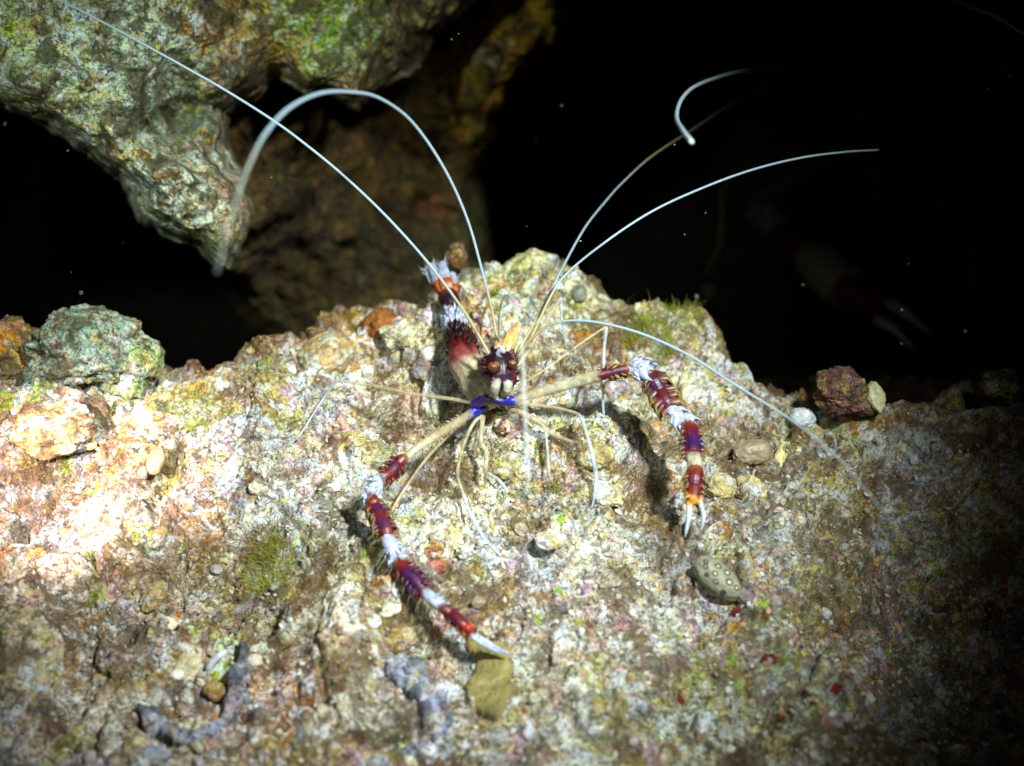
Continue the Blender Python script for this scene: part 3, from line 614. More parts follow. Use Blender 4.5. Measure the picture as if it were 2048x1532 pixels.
def patch(name, poly, hgt, rim_cm, colf, label, cat, mat, seed, step=0.05, lumps=0.25):
    """soft growth lying on the bed inside a traced outline, with its own thickness"""
    pl = np.array([floor_xy(x, y, float(zblur(*floor_xy(x, y))[0])) for x, y in poly])
    x0, y0 = pl.min(0) - 0.2; x1, y1 = pl.max(0) + 0.2
    ux = np.arange(x0, x1, step); uy = np.arange(y0, y1, step); UX, UY = np.meshgrid(ux, uy); a, b = UX.ravel(), UY.ravel()
    p = np.stack([a, b, 0 * a], 1)
    sd = poly_dist(a + 0.10 * fbm(p, 3.5, 4, seed), b + 0.10 * fbm(p, 2.5, 3, seed + 4), pl)
    t = np.clip(sd / rim_cm, 0, 1)
    z = zblur(a, b) + 0.07 + hgt * np.sqrt(np.clip(1 - (1 - t) ** 2, 0, 1)) + lumps * hgt * 1.6 * fbm(p, 2.6, 5, seed + 8, 0.65)
    K = (sd > 0).reshape(len(uy), len(ux)); nx = len(ux); idx = np.arange(a.size).reshape(K.shape)
    q = K[:-1, :-1] & K[:-1, 1:] & K[1:, 1:] & K[1:, :-1]
    ff = np.stack([idx[:-1, :-1][q], idx[:-1, 1:][q], idx[1:, 1:][q], idx[1:, :-1][q]], 1)
    n = a.size
    E = np.concatenate([ff[:, [i, (i + 1) % 4]] for i in range(4)])
    bd = E[~np.isin(E[:, 0].astype(np.int64) * n + E[:, 1], E[:, 1].astype(np.int64) * n + E[:, 0])]
    fs = np.stack([bd[:, 1], bd[:, 0], bd[:, 0] + n, bd[:, 1] + n], 1)
    V = np.concatenate([np.stack([a, b, z], 1), np.stack([a, b, zsoft(a, b) - 0.5], 1)])
    c = colf(a, b, p, t, sd, z); c = np.concatenate([c, c * 0.6]); Fs = np.concatenate([ff, fs])
    used = np.unique(Fs); rm = np.full(len(V), -1); rm[used] = np.arange(len(used))
    return tag(mesh_np(name, V[used], rm[Fs], np.clip(c[used], 0.005, 0.9), mat=mat), label, cat)

def olive(a, b, p, t, sd, z):
    c = np.tile([0.21, 0.185, 0.10], (len(a), 1)) * (1 + 0.18 * fbm(p, 3, 4, 61))[:, None]
    g = floor_xy(985, 1330); r = np.hypot(a - g[0] + 0.1, (b - g[1]) * 0.8); ring = np.exp(-((r - 0.42) / 0.09) ** 2)
    return c * (1 + 0.55 * ring)[:, None] * (0.8 + 0.3 * t)[:, None]
patch('olive_sponge', [(905, 1262), (940, 1272), (985, 1290), (1018, 1302), (1032, 1330), (1028, 1370), (1030, 1395), (1012, 1425), (990, 1448), (968, 1438), (945, 1415), (932, 1392), (936, 1365), (955, 1345), (950, 1310), (925, 1288)],
      0.10, 0.35, olive, 'smooth olive brown sponge patch under the tip of the left claw', 'sponge', M_OLIVE, 801, lumps=0.2)
def greyb(a, b, p, t, sd, z):
    n = fbm(p, 2.4, 4, 71); c = np.tile([0.36, 0.375, 0.41], (len(a), 1)) * (1 + 0.4 * n)[:, None]
    f1, _, iv = worley(p, 1.5, 72, True); hole = (1 - sstep(0.10, 0.20, f1))[:, None] * (iv > 0.3)[:, None]
    return c * (1 - 0.75 * hole)
patch('grey_sponge', [(770, 1320), (805, 1312), (845, 1325), (862, 1352), (858, 1382), (895, 1400), (912, 1430), (905, 1460), (880, 1485), (850, 1490), (800, 1510), (760, 1545), (735, 1540), (745, 1510), (785, 1498), (825, 1485), (848, 1460), (842, 1425), (815, 1395), (790, 1372), (768, 1345)],
      0.28, 0.40, greyb, 'grey blue encrusting sponge winding down beside the olive patch', 'sponge', M_GREYCRUST, 811)
patch('grey_sponge', [(498, 1285), (508, 1320), (505, 1370), (492, 1410), (470, 1440), (430, 1480), (390, 1502), (345, 1495), (305, 1470), (270, 1432), (290, 1418), (318, 1430), (345, 1455), (385, 1468), (420, 1455), (450, 1425), (455, 1380), (470, 1330), (482, 1290)],
      0.34, 0.40, greyb, 'curved U shaped grey sponge in the lower left', 'sponge', M_GREYCRUST, 821)

# ------------------------------------------------------------------ tubes and limbs
def catmull(Pn, n):
    Pn = np.array(Pn, float); m = len(Pn)
    if m < 3:
        t = np.linspace(0, 1, n)[:, None]; return Pn[0] * (1 - t) + Pn[-1] * t
    seg = np.linalg.norm(np.diff(Pn[:, :3], axis=0), axis=1) + 1e-6
    s = np.concatenate([[0], np.cumsum(seg)]); u = np.linspace(0, s[-1], n)
    out = np.zeros((n, Pn.shape[1]))
    k = np.clip(np.searchsorted(s, u, side='right') - 1, 0, m - 2); t = ((u - s[k]) / seg[k])[:, None]
    tang = np.zeros_like(Pn)
    tang[1:-1] = (Pn[2:] - Pn[:-2]) / (s[2:] - s[:-2])[:, None]
    tang[0] = (Pn[1] - Pn[0]) / seg[0]; tang[-1] = (Pn[-1] - Pn[-2]) / seg[-1]
    h = seg[k][:, None]
    out = (2 * t ** 3 - 3 * t ** 2 + 1) * Pn[k] + (t ** 3 - 2 * t ** 2 + t) * h * tang[k] + (-2 * t ** 3 + 3 * t ** 2) * Pn[k + 1] + (t ** 3 - t ** 2) * h * tang[k + 1]
    lin = Pn[k] * (1 - t) + Pn[k + 1] * t
    out[:, 3:] = lin[:, 3:]                       # radii and colours stay linear
    return out

def tube(S, sides=10, flat=None):
    """S: (n, >=4) rows x y z r ...; returns verts and faces of a closed tube"""
    C = S[:, :3]; n = len(C)
    T = np.gradient(C, axis=0); T /= np.linalg.norm(T, axis=1)[:, None] + 1e-12
    ref = -F_ if abs(T[0] @ F_) < 0.9 else R_
    Nn = np.zeros_like(C); v = ref - T[0] * (ref @ T[0]); Nn[0] = v / np.linalg.norm(v)
    for i in range(1, n):
        v = Nn[i - 1] - T[i] * (Nn[i - 1] @ T[i]); Nn[i] = v / (np.linalg.norm(v) + 1e-12)
    B = np.cross(T, Nn); ang = np.linspace(0, 2 * np.pi, sides, endpoint=False)
    fl = 1.0 if flat is None else flat
    V = C[:, None] + S[:, 3][:, None, None] * (np.cos(ang)[None, :, None] * Nn[:, None] * fl + np.sin(ang)[None, :, None] * B[:, None])
    V = V.reshape(-1, 3); i = np.arange(n * sides).reshape(n, sides); j = np.roll(i, -1, 1)
    fq = np.stack([i[:-1].ravel(), j[:-1].ravel(), j[1:].ravel(), i[1:].ravel()], 1)
    V = np.concatenate([V, C[:1] - T[:1] * S[0, 3] * 0.6, C[-1:] + T[-1:] * S[-1, 3] * 0.6])
    a, b = len(V) - 2, len(V) - 1
    ft = np.concatenate([np.stack([j[0], i[0], np.full(sides, a)], 1), np.stack([i[-1], j[-1], np.full(sides, b)], 1)])
    return V, fq, ft, T, Nn, B

# colours of the shrimp; the fourth number is opacity
RD = (0.12, 0.005, 0.007, 1); PU = (0.028, 0.004, 0.05, 1); OR = (0.17, 0.024, 0.005, 1); WH = (0.42, 0.46, 0.62, 0.97); AM = (0.50, 0.41, 0.25, 0.45); CR_ = (0.52, 0.47, 0.32, 0.70)
PL = (0.50, 0.57, 0.66, 0.55); BL = (0.006, 0.012, 0.28, 1); KK = (0.014, 0.003, 0.007, 1); BR = (0.14, 0.035, 0.012, 1); PW = (0.46, 0.39, 0.25, 0.95); PK = (0.34, 0.08, 0.07, 1); DB = (0.02, 0.012, 0.09, 1)

RS = 1.0; FAR = 0.0
def path(pts, dens=None):
    """pts: (px, py, where, r_px, colour); where < 10 is height above the bed, otherwise depth"""
    rows = []
    for px, py, wh, r, c in pts:
        d = hit(px, py) - wh if wh < 10 else wh
        d = d * (1 + FAR * float(sstep(34, 50, d)))
        q = P(px, py, d); rows.append([*q, r * d / PX * RS, *c])
    rows = np.array(rows)
    L = np.linalg.norm(np.diff(rows[:, :3], axis=0), axis=1).sum()
    return catmull(rows, max(6, int(L / (dens or 0.05))))

def spikes(S, lo, hi, length, every, rows, lean=0.7, width=0.28, tip=None, jitter=0.42):
    """curved teeth along part of a limb; rows = angles round the limb (0 faces the camera)"""
    _, _, _, T, Nn, B = tube(S, 4)
    s = np.concatenate([[0], np.cumsum(np.linalg.norm(np.diff(S[:, :3], axis=0), axis=1))]); L = s[-1]
    Vs, Fs, Cs = [], [], []; base = 0
    for ang in rows:
        u = lo * L + rng.uniform(0, every)
        while u < hi * L:
            i = min(len(S) - 1, int(np.searchsorted(s, u)))
            r = S[i, 3]
            # refer angles to the camera-facing side
            toc = -F_ - T[i] * (-F_ @ T[i]); toc /= np.linalg.norm(toc); side = np.cross(T[i], toc)
            a = math.radians(ang + rng.uniform(-26, 26)); out = toc * math.cos(a) + side * math.sin(a)
            ln = length * 1.3 * rng.uniform(1 - jitter, 1 + jitter); wd = ln * width
            p0 = S[i, :3] + out * r * 0.8; d1 = out * 0.85 + T[i] * lean * 0.6; d2 = out * 0.25 + T[i] * lean * 1.5
            p1 = p0 + d1 * ln * 0.5; p2 = p1 + d2 * ln * 0.5
            cl = S[i, 4:8]; tc = np.array(tip) if tip is not None else cl
            sd_ = np.cross(T[i], out)
            k = 5; an = np.linspace(0, 2 * np.pi, k, endpoint=False)
            for pc, rr, cc in ((p0, wd, cl), (p1, wd * 0.6, cl * 0.85 + tc * 0.15)):
                for q in an:
                    Vs.append(pc + rr * (math.cos(q) * T[i] + math.sin(q) * sd_)); Cs.append(cc)
            Vs.append(p2); Cs.append(tc)
            for q in range(k):
                Fs.append((base + q, base + (q + 1) % k, base + k + (q + 1) % k)); Fs.append((base + q, base + k + (q + 1) % k, base + k + q))
                Fs.append((base + k + q, base + k + (q + 1) % k, base + 2 * k))
            base += 2 * k + 1; u += every * 0.8 * rng.uniform(0.7, 1.3)
    return np.array(Vs), np.array(Fs), np.array(Cs)

def body_mesh(name, strokes, extras, parent, mat, voxel=0.016, flat_strokes=()):
    """strokes are fused into one continuous surface (voxel remesh) and coloured from the nearest limb"""
    Vs, Q, T3 = [], [], []; base = 0; samples = []
    for S in strokes:
        V, fq, ft, *_ = tube(S, 12); Vs.append(V); Q.append(fq + base); T3.append(ft + base); base += len(V); samples.append(S)
    for S, fl in flat_strokes:
        V, fq, ft, *_ = tube(S, 12, fl); Vs.append(V); Q.append(fq + base); T3.append(ft + base); base += len(V); samples.append(S)
    tmp = mesh_np('tmp', np.concatenate(Vs), [np.concatenate(Q), np.concatenate(T3)])
    md = tmp.modifiers.new('r', 'REMESH'); md.mode = 'VOXEL'; md.voxel_size = voxel * CM; md.adaptivity = 0
    sm = tmp.modifiers.new('s', 'SMOOTH'); sm.factor = 0.5; sm.iterations = 3
    dg = bpy.context.evaluated_depsgraph_get(); me = bpy.data.meshes.new_from_object(tmp.evaluated_get(dg))
    bpy.data.objects.remove(tmp)
    n = len(me.vertices); V = np.zeros(n * 3); me.vertices.foreach_get('co', V); V = V.reshape(-1, 3) / CM
    nf = len(me.polygons); ls = np.zeros(len(me.loops), np.int32); me.loops.foreach_get('vertex_index', ls)
    lt = np.zeros(nf, np.int32); me.polygons.foreach_get('loop_total', lt); st = np.zeros(nf, np.int32); me.polygons.foreach_get('loop_start', st)
    bpy.data.meshes.remove(me)
    faces = [np.stack([ls[st[lt == k] + j] for j in range(k)], 1) for k in np.unique(lt)]
    SS = np.concatenate(samples)
    C = np.zeros((n, 4)); fac = np.zeros(n)
    for a0 in range(0, n, 4000):
        q = V[a0:a0 + 4000]; q = q + 0.055 * np.stack([fbm(q, 7, 3, 901), fbm(q, 7, 3, 911), fbm(q, 7, 3, 921)], 1)
        d2 = (q ** 2).sum(1)[:, None] + (SS[:, :3] ** 2).sum(1)[None] - 2 * q @ SS[:, :3].T
        bj = np.argmin(np.sqrt(np.maximum(d2, 0)) - SS[:, 3][None], axis=1)
        C[a0:a0 + 4000] = SS[bj, 4:8]; e = q - SS[bj, :3]; fac[a0:a0 + 4000] = -(e @ F_) / (np.linalg.norm(e, axis=1) + 1e-9)
    nz_ = fbm(V, 5, 3, 77)
    dk = (C[:, 0] < 0.14) & (C[:, 2] < 0.2) & (C[:, 2] > 0.018) & (C[:, 1] < 0.05)
    f = (1 - sstep(0.25, 0.85, fac + 0.45 * nz_))[:, None] * dk[:, None] * 0.9
    C[:, :3] = C[:, :3] * (1 - f) + f * np.array(RD[:3])
    C[:, :3] *= (1 + 0.35 * fbm(V, 9, 3, 78))[:, None].clip(0.5, 1.5)
    if extras:
        b = n
        for ev, ef, ec in extras:
            V = np.concatenate([V, ev]); faces.append(ef + b); C = np.concatenate([C, ec]); b += len(ev)
    f3 = [f for f in faces if f.shape[1] == 3]; f4 = [f for f in faces if f.shape[1] == 4]
    fl = ([np.concatenate(f4)] if f4 else []) + ([np.concatenate(f3)] if f3 else [])
    return mesh_np(name, V, fl, C, parent=parent, mat=mat)

def feeler(name, pts, parent, mat=None, label=None, sides=8):
    S = path(pts, 0.12); V, fq, ft, *_ = tube(S, sides)
    C = np.repeat(S[:, 4:8], sides, axis=0); C = np.concatenate([C, S[:1, 4:8], S[-1:, 4:8]])
    o = mesh_np(name, V, [fq, ft], C, parent=parent, mat=mat or M_FEELER)
    if label: o['label'] = label
    return o

# ---- the banded shrimp
root = empty('banded_shrimp', None, 'red and white banded shrimp standing with claws spread in the middle of the lit rubble', 'shrimp')
right_claw = path([(1000, 803, 33.2, 11, BL), (1026, 801, 33.1, 11, BL), (1032, 799, 33.1, 8, AM), (1060, 790, 33.0, 9, AM), (1100, 778, 32.9, 11, CR_), (1150, 764, 32.8, 12, CR_), (1192, 752, 32.7, 12, CR_),
    (1200, 750, 32.7, 12, RD), (1212, 747, 32.7, 12, (0.06, 0.003, 0.015, 1)), (1240, 741, 32.7, 13, (0.06, 0.003, 0.02, 1)), (1250, 739, 32.7, 13, RD), (1257, 738, 32.7, 13, OR), (1263, 737, 32.7, 15, WH), (1285, 740, 32.6, 16, WH), (1297, 744, 32.6, 12, WH),
    (1303, 750, 32.6, 13, OR), (1310, 765, 32.5, 18, (0.05, 0.003, 0.025, 1)), (1319, 782, 32.5, 19, (0.03, 0.003, 0.04, 1)), (1326, 794, 32.4, 19, RD), (1333, 806, 32.3, 18, (0.06, 0.004, 0.03, 1)), (1340, 815, 32.3, 16, OR), (1346, 822, 32.2, 13, WH), (1362, 838, 32.1, 14, WH), (1374, 850, 32.0, 14, WH),
    (1379, 857, 31.9, 17, OR), (1381, 868, 31.8, 20, RD), (1383, 880, 31.7, 21, (0.018, 0.004, 0.08, 1)), (1385, 900, 31.5, 20, (0.02, 0.004, 0.075, 1)), (1386, 912, 31.4, 19, RD), (1388, 918, 31.3, 16, CR_), (1390, 938, 31.2, 16, CR_), (1390, 945, 31.1, 18, OR), (1389, 958, 31.0, 19, RD), (1388, 968, 31.0, 19, (0.025, 0.004, 0.06, 1)), (1388, 980, 30.9, 18, RD), (1387, 992, 30.8, 16, OR), (1386, 1003, 30.7, 13, (0.66, 0.3, 0.05, 1))])
rf1 = path([(1380, 1000, 30.8, 7, OR), (1379, 1012, 30.7, 6.5, WH), (1378, 1035, 30.6, 5.5, WH), (1373, 1060, 30.5, 4, PL), (1370, 1074, 30.5, 1.5, PL)])
rf2 = path([(1398, 994, 30.8, 7, OR), (1401, 1005, 30.7, 6.5, WH), (1407, 1030, 30.6, 5, WH), (1405, 1050, 30.6, 3.5, PL), (1402, 1062, 30.6, 1.5, PL)])
left_claw = path([(975, 805, 33.2, 13, BL), (955, 818, 33.0, 12, BL), (943, 826, 32.9, 10, BL), (934, 832, 32.8, 9, AM), (880, 866, 32.4, 10, AM), (845, 889, 32.0, 9, CR_), (812, 914, 31.8, 9, CR_),
    (804, 920, 31.7, 13, OR), (797, 926, 31.7, 15, RD), (788, 937, 31.6, 16, (0.05, 0.004, 0.03, 1)), (778, 947, 31.5, 15, RD), (768, 953, 31.4, 13, OR), (761, 958, 31.4, 13, WH), (748, 970, 31.3, 15, WH), (743, 985, 31.2, 13, WH), (744, 996, 31.1, 12, WH),
    (746, 1002, 31.0, 14, OR), (750, 1012, 31.0, 17, RD), (756, 1024, 30.9, 18, PU), (763, 1038, 30.8, 19, RD), (768, 1052, 30.7, 20, PU), (773, 1066, 30.6, 18, RD), (776, 1075, 30.6, 16, OR), (778, 1082, 30.5, 15, WH), (787, 1100, 30.4, 17, WH), (795, 1118, 30.3, 14, WH),
    (800, 1128, 30.2, 13, OR), (808, 1138, 30.1, 14, RD), (820, 1150, 30.0, 15, (0.035, 0.004, 0.06, 1)), (835, 1166, 29.9, 15, (0.03, 0.004, 0.065, 1)), (850, 1184, 29.8, 13, RD), (857, 1191, 29.7, 12, WH), (870, 1201, 29.6, 13, WH), (885, 1214, 29.5, 12, WH),
    (891, 1219, 29.4, 12, OR), (900, 1226, 29.4, 13, RD), (912, 1236, 29.3, 13, (0.045, 0.004, 0.045, 1)), (925, 1248, 29.2, 12, RD), (936, 1258, 29.2, 10, (0.5, 0.04, 0.01, 1)), (944, 1266, 29.1, 8, OR)])
lf1 = path([(942, 1263, 29.1, 6, OR), (950, 1270, 29.1, 6, WH), (975, 1284, 29.1, 5.5, WH), (1000, 1299, 29.1, 4, WH), (1020, 1306, 29.1, 1.5, WH)])
lf2 = path([(940, 1267, 29.0, 6, OR), (948, 1275, 29.0, 5.5, WH), (972, 1292, 29.0, 4.5, WH), (996, 1304, 29.1, 3, WH), (1014, 1308, 29.1, 1.5, WH)])

abdomen = path([(962, 800, 33.7, 18, PW), (956, 778, 33.7, 32, PW), (948, 752, 34.0, 36, PW), (938, 738, 34.2, 35, (0.42, 0.28, 0.20, 1)), (932, 728, 34.3, 34, PK), (927, 712, 34.5, 33, RD), (924, 698, 34.8, 32, RD), (920, 686, 35.0, 31, KK), (917, 674, 35.2, 28, (0.30, 0.08, 0.05, 1)), (915, 666, 35.3, 25, CR_),
    (912, 658, 35.4, 24, WH), (908, 640, 35.6, 23, WH), (906, 632, 35.7, 21, WH), (905, 626, 35.8, 19, OR), (903, 618, 35.9, 20, KK), (900, 604, 36.0, 21, KK), (896, 594, 36.2, 22, BR)])
carapace = path([(972, 800, 33.4, 22, PW), (985, 788, 33.1, 28, PW), (998, 770, 32.9, 29, PW), (1002, 761, 32.8, 30, PW), (1001, 757, 32.7, 32, BR), (1001, 752, 32.6, 34, (0.03, 0.008, 0.03, 1)), (1000, 738, 32.6, 33, KK), (998, 722, 32.7, 31, KK), (996, 710, 32.8, 22, KK), (995, 703, 32.8, 13, WH), (993, 698, 32.8, 14, WH), (992, 690, 32.8, 9, OR)])
cheek1 = path([(988, 795, 32.6, 8, PW), (989, 779, 32.3, 10, (0.36, 0.33, 0.24, 1)), (992, 769, 32.2, 10, (0.44, 0.43, 0.38, 1)), (994, 762, 32.3, 6, OR)])
cheek2 = path([(1005, 792, 32.7, 8, PW), (1015, 779, 32.3, 10, (0.33, 0.30, 0.20, 1)), (1016, 769, 32.3, 10, (0.40, 0.38, 0.30, 1)), (1018, 758, 32.5, 6, PW)])
side_ = path([(935, 745, 34.4, 24, PW), (940, 775, 33.9, 18, PW), (950, 805, 33.6, 9, CR_), (944, 812, 33.6, 6, AM)])
hip = path([(950, 808, 32.9, 11, BL), (966, 800, 32.7, 11, DB), (982, 798, 32.6, 9, (0.02, 0.008, 0.03, 1)), (1000, 802, 32.6, 9, (0.01, 0.008, 0.12, 1)), (1012, 800, 32.7, 12, BL), (1006, 790, 32.6, 7, BL)])
hip2 = path([(968, 812, 33.2, 8, BL), (958, 806, 33.3, 12, DB), (965, 800, 33.5, 14, (0.03, 0.02, 0.08, 1))])
scale1 = path([(1008, 712, 32.8, 7, AM), (1016, 690, 32.9, 13, (0.55, 0.30, 0.10, 1)), (1028, 665, 33.1, 13, (0.58, 0.34, 0.12, 1)), (1038, 645, 33.3, 5, (0.5, 0.25, 0.08, 1))])
scale2 = path([(1022, 720, 33.0, 6, AM), (1030, 706, 33.1, 10, (0.6, 0.5, 0.2, 0.9)), (1040, 690, 33.3, 4, AM)])
ros = path([(997, 708, 32.4, 7, WH), (1003, 701, 32.3, 7, WH), (1009, 703, 32.2, 4, WH), (999, 692, 32.3, 3, WH)])
antbase = path([(992, 706, 32.6, 9, OR), (996, 690, 32.6, 8, (0.6, 0.34, 0.12, 1)), (997, 672, 32.7, 4, AM)])
eyestalk1 = path([(1000, 740, 32.7, 9, KK), (990, 736, 32.2, 10, BR), (985, 733, 31.9, 10, BR)])
eyestalk2 = path([(1008, 735, 32.7, 8, KK), (1020, 730, 32.4, 9, BR), (1024, 728, 32.2, 9, BR)])

RS = 0.72
legs = [
    path([(945, 806, 33.6, 6, AM), (905, 798, 33.6, 6, AM), (830, 788, 33.7, 6, AM), (760, 774, 33.9, 5.5, AM), (700, 764, 34.2, 5, AM), (674, 761, 34.4, 5, PL)]),
    path([(674, 760, 34.4, 5.5, PL), (655, 785, 34.6, 4, PL), (625, 830, 34.4, 3.5, PL), (598, 872, 34.2, 3.2, PL), (575, 893, 0.0, 2.5, PL)]),
    path([(955, 822, 33.4, 6, AM), (905, 862, 33.0, 6, AM), (855, 915, 32.6, 5.5, AM), (815, 970, 32.4, 5, AM), (789, 1012, 32.2, 5, (0.6, 0.4, 0.15, 0.9)), (768, 1060, 31.8, 4, AM), (757, 1110, 31.4, 3.6, PL), (740, 1175, 30.8, 3.4, PL), (715, 1245, 30.3, 3, PL), (686, 1312, 0.0, 2.2, PL)]),
    path([(968, 822, 33.3, 6, PL), (945, 850, 33.0, 5.5, CR_), (928, 890, 32.7, 5, AM), (917, 930, 32.3, 5, AM), (916, 955, 32.1, 5, AM), (922, 975, 32.0, 5, CR_), (934, 1010, 31.8, 6, PL), (950, 1045, 31.6, 7.5, PL), (968, 1075, 31.5, 7, PL), (985, 1095, 31.4, 7, PL), (1002, 1112, 0.05, 4, PL)]),
    path([(967, 825, 33.3, 8, AM), (963, 860, 33.0, 7, CR_), (963, 885, 32.8, 7, CR_), (973, 908, 32.6, 7.5, CR_), (971, 940, 32.4, 6, AM), (970, 972, 0.15, 4, AM)]),
    path([(958, 828, 33.5, 5, AM), (952, 870, 33.4, 4, AM), (949, 912, 0.2, 4, AM)]),
    path([(975, 945, 0.5, 4, PL), (995, 958, 0.5, 5, PL), (1008, 972, 0.4, 5, PL), (1013, 992, 0.0, 3, PL)]),
    path([(1000, 812, 33.4, 7, AM), (1037, 822, 33.3, 8, AM), (1075, 842, 33.2, 9, AM), (1100, 864, 33.1, 8, AM), (1140, 882, 33.0, 5, AM), (1163, 887, 0.1, 2.5, AM)]),
    path([(1090, 856, 33.2, 4, CR_), (1093, 878, 33.0, 4, PL), (1096, 915, 32.8, 4.5, PL), (1098, 945, 32.7, 4, PL), (1104, 968, 0.05, 2, PL)]),
    path([(1098, 940, 32.7, 3, PL), (1093, 955, 32.8, 2.5, PL), (1089, 968, 0.05, 2, PL)]),
    path([(1018, 806, 33.2, 5, AM), (1060, 809, 33.0, 5, AM), (1110, 815, 32.8, 5, AM), (1156, 828, 32.6, 5, AM), (1164, 838, 32.5, 5, PL), (1174, 869, 32.4, 5.5, PL), (1186, 915, 32.3, 6, PL), (1192, 950, 32.3, 7.5, PL), (1192, 985, 32.3, 8, PL)]),
    path([(1189, 985, 32.3, 5, PL), (1187, 1003, 32.3, 4, PL), (1181, 1020, 32.3, 2, PL)]),
    path([(1195, 985, 32.3, 5, PL), (1196, 1003, 32.3, 4, PL), (1201, 1023, 32.3, 2, PL)]),
    path([(1008, 796, 33.4, 5, AM), (1045, 768, 33.3, 5, AM), (1100, 732, 33.4, 4.5, AM), (1150, 695, 33.6, 4.5, AM), (1206, 657, 33.9, 4, AM), (1213, 655, 33.9, 5, PL)]),
    path([(1213, 655, 33.9, 5.5, PL), (1208, 700, 33.9, 5.5, PL), (1207, 760, 33.8, 5, PL), (1206, 810, 33.8, 4.5, PL), (1210, 850, 0.1, 3, PL)]),
    path([(1020, 745, 33.4, 6, AM), (1048, 715, 33.6, 7, AM), (1075, 670, 33.9, 7, AM), (1105, 622, 34.4, 6, AM), (1121, 597, 34.8, 6, PL)]),
    path([(1122, 595, 34.8, 5, PL), (1123, 630, 34.8, 4, PL), (1128, 670, 35.0, 3.6, PL), (1134, 697, 35.2, 2.5, PL)]),
]
RS = 1.0
# tail fan: five overlapping blades, brown at the root and white at the tip
fan = []
for x0, y0, x1, y1, dd, r in ((894, 596, 851, 536, 36.6, 13), (897, 594, 862, 528, 36.4, 14), (898, 592, 884, 524, 36.3, 14), (902, 594, 905, 545, 36.4, 15), (905, 596, 922, 572, 36.7, 11)):
    mx, my = x0 * 0.5 + x1 * 0.5, y0 * 0.5 + y1 * 0.5
    fan.append((path([(x0, y0, 36.2, r * 0.7, BR), (x0 * .65 + x1 * .35, y0 * .65 + y1 * .35, dd - .1, r, (0.36, 0.10, 0.03, 1)), (mx, my, dd, r, OR), (x0 * .4 + x1 * .6, y0 * .4 + y1 * .6, dd, r * .95, (0.30, 0.34, 0.46, 0.9) if x1 < 910 else OR), (x1, y1, dd + .1, r * 0.45, (0.30, 0.34, 0.46, 0.8) if x1 < 910 else OR)]), 0.35))

YT = (0.50, 0.40, 0.05, 1)
ex = []
Lr = len(right_claw)
def frac(S, px, py):
    """fraction along a limb nearest to a photo pixel"""
    rel = S[:, :3] - CAM; dd = rel @ F_; u = rel @ R_ / dd * PX + 1024; v = 766 - rel @ U_ / dd * PX
    i = np.argmin((u - px) ** 2 + (v - py) ** 2)
    s = np.concatenate([[0], np.cumsum(np.linalg.norm(np.diff(S[:, :3], axis=0), axis=1))]); return s[i] / s[-1]
def fr(S, a, b): return frac(S, *a), frac(S, *b)
rows_e = (90, -90, 60, -60, 20)
for a, b, ln, ev, rows, tip, wd in (((1205, 748), (1258, 738), 0.13, 0.10, (85, -85, 55, -55), YT, .3), ((1262, 737), (1296, 744), 0.22, 0.10, (80, -80, 45, -45, 100, -100), None, .36), ((1304, 752), (1342, 816), 0.24, 0.115, (92, -92, 78, -78), YT, .36),
                           ((1348, 822), (1374, 850), 0.20, 0.10, (-80, -60, 80, -100), None, .33), ((1380, 858), (1386, 914), 0.15, 0.10, (90, -90, 75, -75), YT, .33), ((1390, 944), (1387, 998), 0.14, 0.095, (90, -90, 70, -70), YT, .33)):
    lo, hi = fr(right_claw, a, b); ex.append(spikes(right_claw, lo, hi, ln, ev, rows, tip=tip, width=wd))
for a, b, ln, ev, rows, tip, wd in (((803, 921), (770, 952), 0.15, 0.09, (90, -90, 60, -60), OR, .26), ((760, 958), (744, 996), 0.15, 0.08, (80, -80, 45, -45), None, .3), ((746, 1003), (776, 1076), 0.16, 0.075, (95, -95, 75, -75, 50), YT, .28),
                           ((780, 1085), (796, 1120), 0.15, 0.09, (85, -85, 40, -40), None, .28), ((800, 1128), (852, 1186), 0.15, 0.085, (95, -95, 80, -70), OR, .28), ((860, 1193), (886, 1214), 0.10, 0.09, (90, -90), None, .22), ((892, 1220), (938, 1260), 0.11, 0.075, (95, -95, 80), OR, .28)):
    lo, hi = fr(left_claw, a, b); ex.append(spikes(left_claw, lo, hi, ln, ev, rows, tip=tip, width=wd))
# long fine bristles on the claws, fine prickles on the abdomen and face
BRS = (0.45, 0.40, 0.24, 0.6)
for S, a, b, n_ in ((right_claw, (1262, 737), (1388, 990), 0.34), (left_claw, (880, 866), (938, 1260), 0.26)):
    lo, hi = fr(S, a, b); S2 = S.copy(); S2[:, 4:8] = BRS
    ex.append(spikes(S2, lo, hi, 0.42, n_, (95, -95, 60, -70, 110), lean=0.9, width=0.011, jitter=0.6))
lo, hi = fr(abdomen, (928, 716), (915, 668)); S2 = abdomen.copy(); S2[:, 4:8] = KK
ex.append(spikes(S2, lo, hi, 0.15, 0.08, (100, 85, 60, 40, 20, 0, -20, -40, -60, -85, -100), lean=0.9, width=0.2))
lo, hi = fr(abdomen, (913, 662), (906, 630)); S2 = abdomen.copy(); S2[:, 4:8] = WH
ex.append(spikes(S2, lo, hi, 0.15, 0.10, (100, 80, 60, 40, 20, 0, -20, -40, -60, -80, -100), lean=1.0, width=0.16))
lo, hi = fr(carapace, (1002, 758), (998, 710)); S2 = carapace.copy(); S2[:, 4:8] = (0.06, 0.01, 0.012, 1)
ex.append(spikes(S2, lo, hi, 0.20, 0.07, (110, 95, 80, 65, -65, -80, -95, -110), lean=0.4, width=0.15))
lo, hi = fr(left_claw, (930, 836), (815, 912)); S2 = left_claw.copy(); S2[:, 4:8] = (0.7, 0.5, 0.2, 0.9)
